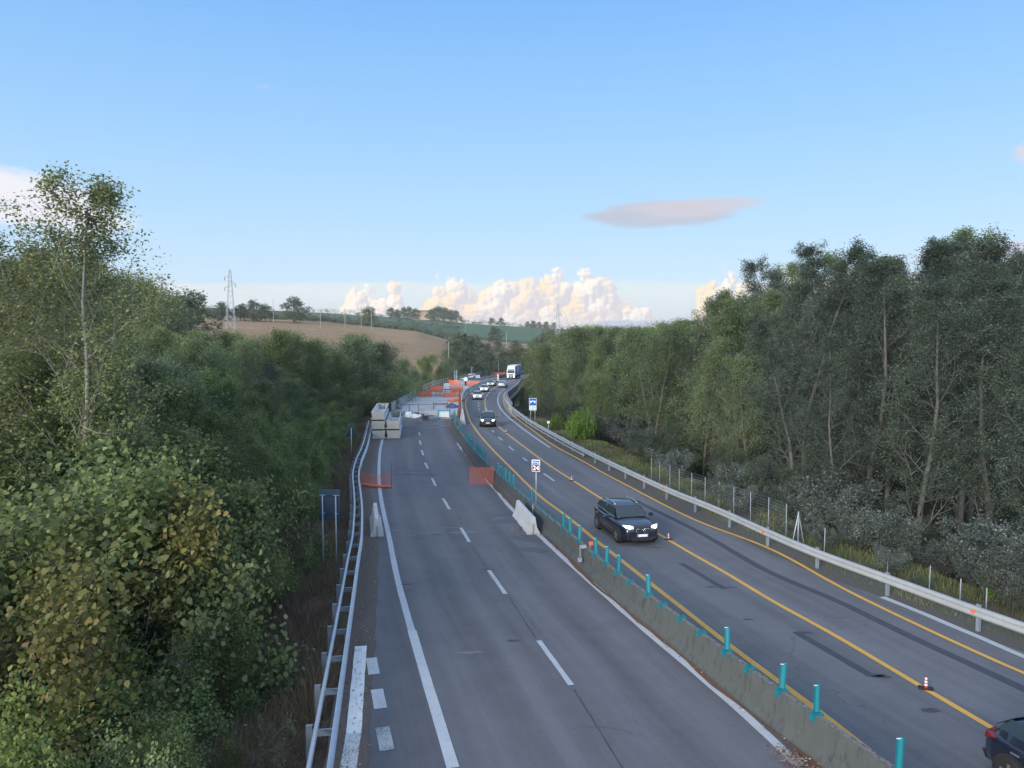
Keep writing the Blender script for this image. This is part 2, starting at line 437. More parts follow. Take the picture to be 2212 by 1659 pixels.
GALV_W = plain('pale_guardrail_steel', (0.34, 0.36, 0.375), 0.55, 0.25, 0.45, 2.0, world=True)
TEAL = plain('teal_plastic', (0.006, 0.145, 0.19), 0.45, var=0.3, scale=9)
ORANGE = plain('orange_plastic_net', (0.72, 0.14, 0.05), 0.6, var=0.3, scale=5)
ORANGE_R = plain('orange_reflector', (0.75, 0.12, 0.02), 0.5)
RUST = plain('rusty_steel', (0.16, 0.06, 0.035), 0.8, var=0.6, scale=10)
DARKSTEEL = plain('dark_steel', (0.05, 0.05, 0.055), 0.6, var=0.3)
SIGNBACK = plain('dark_sign_back', (0.024, 0.046, 0.078), 0.85, 0.0, 0.25, 2, spec=0.15)
BLACK_RUB = plain('black_rubber', (0.012, 0.012, 0.013), 0.7, var=0.4, scale=10)
WOOD = plain('timber', (0.30, 0.20, 0.12), 0.8, var=0.5, scale=8)
WHITE_PL = plain('white_plastic', (0.72, 0.74, 0.76), 0.5, var=0.1)
BLUE_PL = plain('blue_plastic', (0.02, 0.10, 0.42), 0.5, var=0.15)
RED_PL = plain('red_plastic', (0.30, 0.02, 0.025), 0.5, var=0.25)
SIGN_BLUE = plain('sign_blue', (0.005, 0.13, 0.42), 0.75, var=0.08, spec=0.15)
SIGN_MAROON = plain('sign_maroon', (0.11, 0.012, 0.02), 0.75, var=0.08, spec=0.15)
SIGN_WHITE = plain('sign_white', (0.72, 0.76, 0.82), 0.75, var=0.05, spec=0.15)
SIGN_BLACK = plain('sign_black', (0.02, 0.02, 0.03), 0.75, var=0.05, spec=0.15)
LITTER = plain('dead_leaf_litter', (0.14, 0.075, 0.045), 0.9, var=1.0, scale=25, world=True)
BARK = plain('grey_bark', (0.10, 0.095, 0.08), 0.9, var=0.7, scale=5, bump=0.5)
BARK_W = plain('pale_poplar_bark', (0.085, 0.082, 0.076), 0.85, var=0.7, scale=4, bump=0.4)
BARK_A = plain('white_aspen_bark', (0.22, 0.21, 0.19), 0.85, var=0.6, scale=4)
BARK_D = plain('dark_bark', (0.07, 0.06, 0.05), 0.9, var=0.6, scale=5)
# ------------------------------------------------------------------ traced lines of the two carriageways (ground points)
L_RAIL = smoothline([Vector((*at(x, y, .75), 0)) for x, y in [(707,1659),(767,1242),(772.5,1199),(780,1162),(780,1138),(781,1096),(777,1055),(774,1033),(774.5,1016),(781,991),(791,967),(797,945),(800,930)]], 1.0, 3)
d0 = L_RAIL[0]-L_RAIL[3]; L_RAIL = [L_RAIL[0]+d0.normalized()*k for k in range(12, 0, -1)] + L_RAIL
L_RAIL += [L_RAIL[-1] + (L_RAIL[-1]-L_RAIL[-4]).normalized()*k for k in range(1, 12)]
R_RAIL = smoothline([(19.8,10,0),(16.9,16.5,0),(14.65,22,0),(13.2,26.4,0),(11.75,30.8,0),(10.2,38.5,0),(9.1,42.7,0),(7.5,51,0),(5.24,64,0),(2.35,84,0),(0.93,96.5,0),(-.5,112.7,0),(-1.25,130,0),(-1.3,141,0)], 1.0, 3)
W_LEFT = px_line([(978,1659),(890,1365),(856.6,1242),(841,1162),(830,1113),(822.5,1074),(819,1040),(819,998.6),(821,974),(826,950),(833,925)])
W_RIGHT = px_line([(1728,1655),(1603,1537),(1464,1420),(1359,1331),(1289,1268.5),(1219.6,1207),(1170.7,1162),(1104.5,1098.7),(1075,1062),(1060.6,1047),(1038.6,1018),(1021.5,996),(999.6,974),(990,959.5),(980,940),(974,928)])
MED_BASE = px_line([(1774,1656),(1638,1551),(1558,1485),(1429,1376.6),(1303,1275),(1219.6,1195),(1165,1146),(1112,1094),(1072,1054),(1033,1013),(1010,984),(991,955),(978,933),(975,917),(974,903)])
d0 = (MED_BASE[0]-MED_BASE[3]).normalized(); MED_BASE = [MED_BASE[0]+d0*k for k in range(9, 0, -1)] + MED_BASE
Y1 = px_line([(1922,1659),(1782,1546),(1680,1471),(1568.5,1389),(1498.7,1333),(1422,1273.6),(1345,1212.6),(1289,1169),(1247.5,1134),(1212.6,1106),(1176,1080),(1141.5,1048.7),(1117,1024),(1092.6,1000),(1068,975.4),(1043.8,948.6),(1026.7,926.6),(1014.5,907),(1008.4,887.5),(1005.5,873),(1008,862),(1017,851),(1031,842),(1050,833),(1070,826),(1083,821)])
Y2 = px_line([(2290,1660),(2141.8,1571.6),(2008,1494),(1887.6,1421.8),(1780.6,1359),(1663,1296),(1583.8,1246.7),(1451,1170.7),(1297.4,1076),(1240.7,1040),(1188,1006),(1144,974),(1092.6,934.7),(1068,911.5),(1051,888),(1047.5,870),(1049,861.4),(1055,850),(1063,842),(1072,836),(1087,829),(1103,823.5),(1116,819)])
Y3 = px_line([(2330,1503),(2212,1456),(1973.4,1346),(1817.6,1270),(1661.7,1184),(1520,1131.8),(1442,1094.7),(1364,1053.7),(1297,1018.5),(1264,999),(1195,961.5),(1152.5,931),(1116,904),(1102.5,890.7),(1091.5,875),(1086.6,861.4),(1088,853),(1093,846)])
W3 = px_line([(1090,840.7),(1079,850),(1075.6,860),(1076,870),(1083,884.6),(1097.6,900.5),(1128,925),(1158.6,947),(1189,967.6)])
DARK = px_line([(1189,967.6),(1264,1012),(1350,1069),(1506,1147),(1661.7,1237),(1807,1296),(1941,1364),(2075,1424.5),(2212,1488.7),(2330,1545)])
W4 = px_line([(1905,1290),(1994.6,1325.4),(2101.7,1372),(2212,1419),(2330,1470)])
# far part of the road beyond the viaduct bends to the right
FARC = smoothline([(-2.2,150,0),(-3.2,175,0),(-3.0,200,0),(-0.8,224,0),(3.5,250,0),(10,275,0),(20,300,0),(34,322,0),(55,345,0),(85,365,0)], 2.0, 3)   # middle of the open carriageway

def smooth01(a): a = np.clip(a, 0, 1); return a*a*(3-2*a)
LY = np.array([p.y for p in L_RAIL]); LX = np.array([p.x for p in L_RAIL])
RY = np.array([p.y for p in R_RAIL]); RX = np.array([p.x for p in R_RAIL])
FY = np.array([p.y for p in FARC]); FX = np.array([p.x for p in FARC])
ly = np.concatenate([[-60, 4], LY, [104, 150, 200, 224, 250, 275, 300]]); lx = np.concatenate([[8.5, -1.1], LX, [-16.2, -16.0, -15.4, -13.8, -10, -4, 5]])
ry = np.concatenate([[-60], RY, [175, 200, 224, 250, 275, 300]]); rx = np.concatenate([[60], RX, [0.9, 1.8, 4.2, 9, 16, 26]])
TBX = np.array([-4000, -800, -200, 0, 150, 250, 330, 400, 450, 520, 700, 900, 960, 1000, 1100, 1160, 1300, 1500, 1800, 2300, 3200, 6000.])
TB = {  # sight-line height (photo y) of the land at each distance
    180: [610, 610, 612, 622, 634, 645, 672, 722, 765, 800, 860, 905, 910, 910, 905, 900, 880, 860, 850, 850, 850, 850],
    260: [640, 640, 645, 655, 668, 682, 705, 735, 738, 742, 758, 782, 790, 808, 815, 815, 812, 805, 800, 800, 800, 800],
    340: [640, 640, 645, 655, 664, 672, 690, 705, 708, 711, 726, 748, 760, 784, 803, 803, 801, 795, 790, 790, 790, 790],
    480: [640, 640, 645, 650, 655, 660, 666, 674, 676, 680, 691, 716, 734, 745, 755, 758, 760, 760, 760, 760, 760, 760],
    600: [640, 640, 645, 650, 653, 657, 662, 668, 671, 676, 690, 714, 722, 730, 738, 742, 745, 748, 750, 750, 750, 750],
    900: [620, 620, 632, 640, 645, 650, 655, 662, 666, 670, 676, 689, 693, 698, 706, 710, 716, 720, 722, 722, 722, 722],
    1300: [640, 640, 642, 648, 652, 656, 660, 664, 667, 672, 680, 694, 697, 701, 706, 709, 714, 717, 718, 718, 718, 718],
    4500: [752]*22}
TD = np.array(sorted(TB)); TH = np.array([(HOR-np.array(TB[d], float))*d/FP + H for d in TD])
def ground_z(x, y):
    x = np.asarray(x, float); y = np.asarray(y, float)
    xl = np.interp(y, ly, lx); xr = np.interp(y, ry, rx)
    dl = xl-0.25-x; dr = x-(xr+0.5)
    zl = -0.07 - 4.3*smooth01((dl-0.6)/11.0) - 0.03*np.clip(dl-10, 0, 40)*0
    zr = -0.10 - 1.5*smooth01((dr-2.2)/9.0)
    z = np.where(dl > 0, zl, np.where(dr > 0, zr, -0.07))
    val = smooth01((y-101)/9)*(1-smooth01((y-208)/14))
    z = z - val*6.5
    # far land
    yy = np.maximum(y, 1.0); xp = np.clip(CX+FP*x/yy, -3999, 5999)
    zt = np.stack([np.interp(xp, TBX, TH[i]) for i in range(len(TD))], 0)
    yc = np.clip(yy, TD[0], TD[-1]); i = np.clip(np.searchsorted(TD, yc)-1, 0, len(TD)-2)
    f = (yc-TD[i])/(TD[i+1]-TD[i])
    zi = np.take_along_axis(zt, i[None], 0)[0]; zj = np.take_along_axis(zt, (i+1)[None], 0)[0]
    zf = zi*(1-f)+zj*f
    # gentle roll of the fields
    zf = zf + np.where(yy > 240, 1.2*np.sin(x*0.021+1.3)*np.sin(y*0.017)*np.clip((yy-240)/200, 0, 1), 0)
    side = smooth01((dl-14)/18)              # left land rises earlier than the road corridor
    w = smooth01((y-105)/75)*np.where(dl > 0, side, 0.0)
    w = np.maximum(w, smooth01((y-225)/40)*smooth01((np.maximum(dl, dr)-3)/10))
    w = np.maximum(w, smooth01((y-300)/40))
    w = np.maximum(w, smooth01((y-150)/60)*smooth01((dr-20)/30))
    # keep the road corridor at grade until it leaves the view
    near_far = np.full(x.shape, 1e9)
    m = (y > 215) & (y < 380) & (x > -40) & (x < 120)
    if m.any():
        dx = x[m][:, None]-FX[None]; dy = y[m][:, None]-FY[None]
        near_far[m] = np.sqrt((dx*dx+dy*dy).min(1))
    z = z*(1-w)+zf*w
    k = 1-smooth01((near_far-13)/8)
    z = np.where(m, z*(1-k)+(-0.1)*k, z)
    return z
def gz(x, y): return float(ground_z(np.array([x]), np.array([y]))[0])

def grid_ground():
    r = lambda a, b, s: np.arange(a, b, s)
    xs = np.concatenate([r(-3400,-760,240), r(-760,-64,7), r(-64,64,1.0), r(64,700,7), r(700,3500,240)])
    ys = np.concatenate([r(-400,0,25), r(0,130,1.0), r(130,260,3), r(260,1000,7), r(1000,4600,200)])
    Xg, Yg = np.meshgrid(xs, ys); Zg = ground_z(Xg.ravel(), Yg.ravel())
    co = np.stack([Xg.ravel(), Yg.ravel(), Zg], 1); nx, ny = len(xs), len(ys)
    rs = np.random.RandomState(3)
    near = (np.abs(co[:, 0]) < 64) & (co[:, 1] < 130) & (co[:, 1] > 0)
    xl = np.interp(co[:, 1], ly, lx); xr = np.interp(co[:, 1], ry, rx)
    off = (co[:, 0] < xl-0.8) | (co[:, 0] > xr+1.0)
    co[:, 2] += np.where(near & off, rs.uniform(-.12, .12, len(co)), 0)
    i = np.arange(nx-1)[None]+nx*np.arange(ny-1)[:, None]; i = i.ravel()
    q = np.stack([i, i+1, i+nx+1, i+nx], 1)
    me = bpy.data.meshes.new('ground'); me.vertices.add(len(co)); me.vertices.foreach_set('co', co.ravel().astype(np.float32))
    me.loops.add(q.size); me.loops.foreach_set('vertex_index', q.ravel().astype(np.int32))
    me.polygons.add(len(q)); me.polygons.foreach_set('loop_start', np.arange(0, q.size, 4, dtype=np.int32))
    me.polygons.foreach_set('use_smooth', np.ones(len(q), bool))
    me.update(calc_edges=True)
    # kind of ground: colour per vertex
    x, y = co[:, 0], co[:, 1]; xp = CX+FP*x/np.maximum(y, 1)
    c = np.tile(np.array([0.075, 0.085, 0.045]), (len(co), 1))            # rough green scrub
    def put(m, col): c[m] = col
    dl = xl-x; dr = x-xr
    put((y < 130) & (dl > 0) & (dl < 6), (0.085, 0.060, 0.050))            # dry brown verge
    put((y < 130) & (dr > -0.2) & (dr < 4.5), (0.11, 0.095, 0.07))
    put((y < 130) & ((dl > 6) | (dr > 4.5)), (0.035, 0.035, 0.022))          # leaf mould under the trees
    bf = (y > 215) & (y < 486) & (xp > -200) & (xp < 988)
    put(bf, (0.31, 0.205, 0.115))                                         # ploughed field
    put((y > 486) & (y < 640) & (xp > 700), (0.075, 0.085, 0.045))
    put((y > 640) & (y < 905) & (xp > 640) & (xp < 1170), (0.085, 0.135, 0.075))  # green crop
    put((y > 360) & (y < 600) & (xp > 988) & (xp < 1165), (0.31, 0.21, 0.12))
    put((y > 700) & (y < 790) & (xp > 820) & (xp < 990), (0.055, 0.085, 0.05))
    put((y > 905), (0.11, 0.125, 0.095))
    put((y > 500) & (xp >= 1250), (0.17, 0.125, 0.085))
    ca = me.color_attributes.new('gcol', 'FLOAT_COLOR', 'POINT')
    ca.data.foreach_set('color', np.concatenate([c, np.ones((len(c), 1))], 1).ravel().astype(np.float32))
    def fn(t, b, out):
        a = t.node('ShaderNodeAttribute', attribute_name='gcol'); p = pos(t)
        n1 = t.noise(p, 0.035, 5, 0.6); n2 = t.noise(p, 1.2, 6, 0.7); n3 = t.noise(t.vm('MULTIPLY', p, (0.35, 1.2, 1)), 0.35, 4, 0.6)
        k = t.m('ADD', 0.58, t.m('MULTIPLY', n1, 0.45)); k = t.m('ADD', k, t.m('MULTIPLY', t.m('SUBTRACT', n2, 0.5), 0.9))
        k = t.m('ADD', k, t.m('MULTIPLY', n3, 0.35)); n4 = t.noise(t.vm('MULTIPLY', p, (0.08, 1.0, 1)), 0.16, 4, 0.65, 0.6); k = t.m('ADD', k, t.m('MULTIPLY', t.m('SUBTRACT', n4, 0.5), 0.9)); n5 = t.noise(p, 0.22, 5, 0.7); k = t.m('ADD', k, t.m('MULTIPLY', t.m('SUBTRACT', n5, 0.5), 0.8))
        t.put(b.inputs['Base Color'], t.vm('SCALE', a.outputs['Color'], sc=k)); b.inputs['Roughness'].default_value = 1.0
        b.inputs['Specular IOR Level'].default_value = 0.1
    me.materials.append(mat('ground_soil', fn))
    o = bpy.data.objects.new('ground', me); COL.objects.link(o); props(o, kind='structure')
grid_ground()

# ------------------------------------------------------------------ road sheets
def ribbon(name, pl, a, b, z, m, kind='structure', vlen=None, parent=None, cols=1, jag=0.0, seed=1):
    """strip along a line between the offsets a and b (to the right)"""
    rr = random.Random(seed); nr = normals(pl); vs = []; fs = []; uv = []; s = 0.0
    for i, (p, r) in enumerate(zip(pl, nr)):
        if i: s += (p-pl[i-1]).length
        aa = a[i] if isinstance(a, list) else a; bb = b[i] if isinstance(b, list) else b
        if jag: aa += rr.uniform(-jag, jag); bb += rr.uniform(-jag, jag)
        for c in range(cols+1):
            f = c/cols; q = p + r*(aa+(bb-aa)*f); vs.append((q.x, q.y, z)); uv.append(((aa+(bb-aa)*f), s))
    n = cols+1
    for i in range(len(pl)-1):
        for c in range(cols): fs.append((i*n+c, i*n+c+1, (i+1)*n+c+1, (i+1)*n+c))
    o = mkobj(name, vs, fs, m, parent)
    u = o.data.uv_layers.new(name='UVMap')
    for l in o.data.loops: u.data[l.index].uv = uv[l.vertex_index]
    if kind: o['kind'] = kind
    return o
# a line travelling away from the camera: its right is +x
med = part(MED_BASE, -50, 98)
a_off = [xat(L_RAIL, p.y)-p.x+0.42 for p in med]
def scale_perp(pl, offs):
    nr = normals(pl); return [o*n.x for o, n in zip(offs, nr)]
ribbon('closed_carriageway', med, scale_perp(med, a_off), 0.1, 0.0, AS_L, cols=4)
open_c = [p for p in MED_BASE if p.y < 95] + smoothline([MED_BASE[[i for i, p in enumerate(MED_BASE) if p.y < 95][-1]]] + [Vector((-8.9,100,0)), Vector((-9.3,112,0)), Vector((-9.5,128,0)), Vector((-9.2,150,0)), Vector((-8.1,168,0)), Vector((-7.0,185,0)), Vector((-5.6,205,0)), Vector((-3.7,224,0))], 1.0, 3)[1:]
b_off = []
for p in open_c:
    e = float(np.interp(p.y, [0, 15, 45, 60, 110, 150, 200, 224], [0.5, 0.5, -0.35, -0.45, -0.5, -0.3, 0.3, 1.5]))
    b_off.append(float(np.interp(p.y, ry, rx))-p.x+e)
ribbon('open_carriageway', open_c, 0.35, scale_perp(open_c, b_off), 0.0, AS_R, cols=6)
far = [p for p in FARC if p.y > 223.5]
ribbon('open_carriageway', far, -4.6, 4.6, 0.0, AS_R, cols=3)
ribbon('closed_carriageway', [p for p in FARC if p.y > 214], -13.0, -5.6, 0.0, AS_L, cols=3)
# gritty edges
ribbon('gravel_edge', [p for p in L_RAIL if p.y < 80], -0.15, 0.75, 0.008, plain('gritty_edge', (0.10, 0.082, 0.075), 0.95, var=1.2, scale=14, world=True), jag=0.08)
ribbon('gravel_edge', [p for p in R_RAIL if p.y < 100], [float(np.interp(p.y, [0, 15, 45, 60, 110], [0.2, 0.0, -0.7, -0.75, -0.7])) for p in R_RAIL if p.y < 100], 1.9, 0.006, plain('verge_soil', (0.085, 0.078, 0.068), 0.95, var=1.2, scale=10, world=True), jag=0.12, seed=4)
ribbon('gravel_edge', [p for p in MED_BASE if p.y < 90], -0.13, 0.02, 0.0085, LITTER, jag=0.07, seed=5)
# ---- markings (4 to 8 mm above the asphalt)
ribbon('white_edge_line', part(W_LEFT, 23.0, 75), -0.11, 0.11, 0.005, WHITE_P, jag=0.006)
ribbon('white_edge_line', part(W_LEFT, 0, 24.2), -0.125, 0.14, 0.009, WHITE_N, jag=0.004)
ribbon('white_edge_line', part(W_RIGHT, 0, 58), -0.12, 0.12, 0.005, WHITE_N, jag=0.012)
ribbon('white_edge_line', part(W_RIGHT, 62, 72), -0.10, 0.10, 0.005, WHITE_P, jag=0.02)
ribbon('yellow_line', Y1, -0.10, 0.10, 0.006, YEL_P, jag=0.003)
ribbon('yellow_line', Y2, -0.09, 0.09, 0.006, YEL_P, jag=0.003)
ribbon('yellow_line', Y3, -0.085, 0.085, 0.010, YEL_P, jag=0.003)
ribbon('white_edge_line', W3, -0.11, 0.11, 0.005, WHITE_P, jag=0.01)
ribbon('white_edge_line', W4, -0.14, 0.12, 0.011, m_paint('dull_white_road_paint', (0.42, 0.45, 0.47), 0.3), jag=0.02)
FADE = plain('ground_off_line', (0.125, 0.132, 0.155), 0.9, var=0.3, scale=6, world=True)
dk = len(DARK); k0 = [i for i, p in enumerate(DARK) if p.y > 44][-1] if DARK[0].y > DARK[-1].y else 0
dd = [p for p in DARK if p.y > 43]; ribbon('milled_line', dd, -0.10, 0.10, 0.005, FADE, jag=0.03)
dd = [p for p in DARK if p.y <= 44]; ribbon('milled_line', dd, -0.17, 0.17, 0.005, TAR, jag=0.012)
def dash(pts, w, z, m, name='white_dash'):
    a, b = [Vector((*at(x, y), 0)) for x, y in pts]; n = max(2, int((b-a).length/0.35))
    return ribbon(name, [a+(b-a)*(i/n) for i in range(n+1)], -w/2, w/2, z, m, jag=0.006)
for p in [((1164,1384),(1234,1480)), ((1056,1232),(1092,1283)), ((995.5,1140),(1014,1171)), ((957,1077),(971,1100)),
          ((933,1033),(941,1049.5)), ((918,999.5),(924.5,1012)), ((911,972.5),(914.5,983.5)), ((906.5,951.5),(909,960.5)), ((905,934),(907,941))]:
    dash(p, 0.155, 0.006, WHITE_P)
for p in [((770,1395+0),(754,1600)),]: pass
dash(((779.5,1396),(763.8,1585)), 0.34, 0.010, m_paint('new_white_road_paint', (0.68, 0.71, 0.74), 0.12), 'white_line')
dash(((763.8,1585),(751,1668)), 0.34, 0.010, m_paint('chipped_white_road_paint', (0.55, 0.57, 0.60), 0.6), 'white_line')
for a, b, m in [((804.5,1422),(806,1457),.3),((817,1489.5),(818,1531),.45),((830,1571.5),(833.5,1621.5),.7)]:
    pass
CH = [m_paint('worn_block_paint', (0.48, 0.50, 0.52), 0.45), m_paint('scratched_block_paint', (0.45, 0.47, 0.48), 0.75)]
dash(((802,1421.5),(808.5,1457)), 0.30, 0.010, CH[0], 'white_block'); dash(((814,1489.5),(822.5,1531)), 0.31, 0.010, CH[0], 'white_block'); dash(((826,1571.5),(836.5,1621.5)), 0.32, 0.010, CH[1], 'white_block')
Z1 = lambda u, v: (702+u/4.096, 702+v/4.096)
Z8 = lambda u, v: (945+u/8.192, 837+v/8.192)
for a, b in [(Z8(1078,875), Z8(1145,938)), (Z8(965,758), Z8(1002,796)), (Z1(1625,1072), Z1(1668,1110)), (Z1(1750,1175), Z1(1790,1205)), (Z1(1935,1315), Z1(2028,1380)), (Z8(728,375), Z8(742,400)), (Z8(722,310), Z8(727,340)), (Z8(730,262), Z8(735,286))]:
    dash((a, b), 0.17, 0.006, WHITE_P)
G5 = lambda u, v: (1188+u/5.12, 999+v/5.12)
dash((G5(245,345), G5(420,460)), 0.14, 0.005, FADE, 'milled_line')
B6 = lambda u, v: (1350+u/2.5665, 972+v/2.5665)
C6 = lambda u, v: (1620+u/3.737, 1296+v/3.737)
dash((B6(310,628), B6(552,770)), 0.24, 0.006, TAR, 'milled_line')
dash((C6(375,262), C6(985,615)), 0.27, 0.006, TAR, 'milled_line')
def blot(px, py, a, b, z, m, name='tar_patch', rot=0.0, seed=0):
    rr = random.Random(seed); cx, cy = at(px, py); n = 18; vs = []
    for i in range(n):
        t = 2*PI*i/n; k = rr.uniform(0.72, 1.12); u, v = a*k*math.cos(t), b*k*math.sin(t)
        vs.append((cx+u*math.cos(rot)-v*math.sin(rot), cy+u*math.sin(rot)+v*math.cos(rot), z))
    o = mkobj(name, vs, [tuple(range(n))], m); o['kind'] = 'structure'
for i, (x, y, a, b) in enumerate([(1734,1366.5,.28,.10),(1892,1459,.30,.12),(1904,1462,.25,.10),(2010,1534.5,.24,.13),(1615,1340,.0,.0),(1536,1268,.22,.07),(1576,1269,.24,.07),(1615,1338,.2,.06),
                                 (1419,1183,.28,.07),(1110,1384,.24,.09),(880,1262,.3,.06),(1054.5,1230,.28,.05),(914,1025,1.3,.09),(900,1017,.8,.06),(870,1025,.9,.07),(868,1013,.5,.06),(905,1040,.9,.06),(866,1048,.3,.05),(944,1155,.25,.08)]):
    if a: blot(x, y, a, b, 0.0065, TAR, seed=i)
# damp patch by the right-hand barrier block and dust from the works
DAMP = plain('damp_asphalt', (0.060, 0.062, 0.082), 0.55, var=0.4, scale=2.5, world=True)
for i, (x, y, a, b, r) in enumerate([(1103,1125,1.15,.55,.5),(1092,1112,.9,.3,0.2),(1133,1163,1.0,.5,-.5),(1150,1188,.8,.35,-.6)]): blot(x, y, a, b, 0.005+.0006*i, DAMP, 'damp_patch', r, 40+i)
DUSTS = plain('chalky_scuff', (0.155, 0.152, 0.158), 0.95, var=0.9, scale=9, world=True)
for i, (x, y, a, b, r) in enumerate([(852,1146,.9,.16,.1),(868,1158,1.0,.05,.15),(960,1140,.9,.1,0),(1000,1150,.8,.25,.2),(932,1152,.7,.12,.3),(1008,1137,.9,.06,-.6),(905,1168,.5,.05,0),(903,1195,.32,.05,.0),(1010,1410,.5,.1,.1),(912,1278,.5,.05,.3),(985,1105,.4,.04,.2),(1000,1098,.3,.04,.2),(880,1085,.7,.04,.2),(1045,1106,.6,.04,.1),(905,1016,1.0,.04,.0),(1020,1125,.5,.03,.2)]):
    blot(x, y, a, b, 0.0046+.0002*i, DUSTS, 'dust_patch', r, 70+i)
for i in range(26):
    rr = random.Random(200+i); blot(rr.gauss(975, 22), rr.gauss(1098, 16), rr.uniform(.03, .12), rr.uniform(.015, .04), 0.0098+.0001*i, DUST, 'dust_patch', rr.uniform(-.5, .5), i)
for i in range(30):
    rr = random.Random(300+i); blot(rr.uniform(860, 985), rr.uniform(893, 925), rr.uniform(.4, 1.8), rr.uniform(.12, .7), 0.0046+.00015*i, (DUST, DUSTS, TAR)[i % 3], 'dust_patch', 0, 90+i)
# joints in the closed road
for pts in [[(986,1110),(1000,1136)], [(1020,1180),(1052,1230)], [(1100,1290),(1158,1380)], [(1240,1490),(1345,1660)], [(1345,1659),(1400,1740)]]:
    dash(pts, 0.028, 0.0052, TAR, 'road_joint')

# ------------------------------------------------------------------ concrete barriers
NJ = lambda h, wb, wt: [(-wb/2,0),(-wb/2,0.07),(-wb*0.28,h*0.38),(-wt/2,h-0.015),(-wt/2+.015,h),(wt/2-.015,h),(wt/2,h-0.015),(wb*0.28,h*0.38),(wb/2,0.07),(wb/2,0)]
MB_H = 0.82
MEDC = []
for p, r in zip(MED_BASE, normals(MED_BASE)): MEDC.append(p + r*0.29)
def median():
    root = empty('median_barrier', (*MEDC[10].xy, 0), 0, 'long low weathered concrete median barrier with teal clips along its top, dividing the two carriageways', 'barrier')
    mw = Matrix.Translation(root.location).inverted()
    pl = [p for p in MEDC if p.y < 92]
    sec = resample(pl, 0.5); i = 0; k = 0; rr = random.Random(5)
    while i < len(sec)-1:
        j = min(len(sec)-1, i+12); s = sec[i:j+1]
        if len(s) > 1:
            s = [q.copy() for q in s]; s[-1] = s[-1] + (s[-2]-s[-1]).normalized()*0.03
            dz = rr.uniform(-.008, .008)
            vs, fs = sweep([q+Vector((0, 0, dz)) for q in s], NJ(MB_H, 0.58, 0.17))
            mkobj('barrier_section', [mw @ Vector(v) for v in vs], fs, CONC_OLD, root)
        i = j
median()
def nj_block(name, pl, h, wb, wt, m, label, group=None, cat='concrete barrier'):
    c = (pl[0]+pl[-1])/2; root = empty(name, (c.x, c.y, c.z), 0, label, cat, group)
    vs, fs = sweep(pl, NJ(h, wb, wt)); b = mkobj('block', [Vector(v)-c for v in vs], fs, m, root)
    mod = b.modifiers.new('bevel', 'BEVEL'); mod.width = 0.015; mod.segments = 2; mod.limit_method = 'ANGLE'
    return root, c
def lone_block(a, b, label):
    a, b = Vector((*a, 0)), Vector((*b, 0)); n = 6
    r, c = nj_block('jersey_barrier', [a+(b-a)*(i/n) for i in range(n+1)], 0.83, 0.60, 0.17, CONC_NEW, label, 'loose barrier blocks on the closed road')
    d = (b-a).normalized(); s = Vector((d.y, -d.x, 0)); ang = math.atan2(d.y, d.x)
    for e, sg in ((a, -1), (b, 1)):
        m = MB(); p = e-c+d*sg*0.004; m.box((p.x-.012, p.y-.03, .02), (p.x+.012, p.y+.03, .50), rz=ang, c=(p.x, p.y)); m.build('end_groove', CONC_MID, r)
    for f in (0.33, 0.68):
        p = a+(b-a)*f-c; m = MB(); m.box((p.x-.05, p.y-.02, .825), (p.x+.05, p.y+.02, .836), rz=ang, c=(p.x, p.y)); m.build('lifting_slot', DARKSTEEL, r)
        for sd_ in (-1, 1):
            q = p+s*sd_*0.297; m = MB(); m.box((q.x-.12, q.y-.012, 0.0), (q.x+.12, q.y+.012, .055), rz=ang, c=(q.x, q.y)); m.build('foot_slot', DARKSTEEL, r)
lone_block((1.0, 35.75), (0.33, 39.7), 'white concrete barrier block standing close beside the old median barrier on the closed road')
lone_block((-6.25, 35.3), (-7.0, 39.0), 'white concrete barrier block standing alone on the left edge line by the guardrail')
# white works wall of blocks between the closed deck and the open lanes
WALL = smoothline([(*at(1001,917),0),(*at(998.5,900),0),(*at(997,884),0),(*at(997.5,872),0),(*at(1001,861),0),(*at(1009,851.5),0),(*at(1021,843.5),0),(*at(1036,836),0),(*at(1053,829),0),(*at(1070,822.5),0),(*at(1073,821.4),0)], 0.5, 3)
words = ['first','second','third','fourth','fifth','sixth','seventh','eighth','ninth','tenth','eleventh','twelfth','thirteenth','fourteenth','fifteenth','sixteenth','seventeenth','eighteenth','nineteenth','twentieth']
words += ['twenty-'+w for w in words[:9]] + ['thirtieth'] + ['thirty-'+w for w in words[:9]] + ['fortieth'] + ['forty-'+w for w in words[:9]] + ['fiftieth'] + ['fifty-'+w for w in words[:9]] + ['sixtieth']
def wall_blocks():
    i = 0; k = 0
    while i < len(WALL)-4:
        s = WALL[i:i+8]
        s = [q.copy() for q in s]; s[-1] += (s[-2]-s[-1]).normalized()*0.08
        nj_block('works_barrier', s, 1.12, 0.60, 0.20, CONC_NEW, 'pale concrete block in the curving works wall by the deck, %s from its near end' % words[k], 'white barrier blocks walling off the bridge works')
        i += 7; k += 1
wall_blocks()
# far piece of the old median barrier
def far_median():
    pl = [p + r*(-4.95) for p, r in zip(FARC, normals(FARC)) if 214 < p.y < 300]
    root, c = nj_block('median_barrier', pl, 0.9, 0.6, 0.2, CONC_OLD, 'old grey concrete median barrier in the distance left of the truck', None, 'barrier')
    return pl
FMED = far_median()

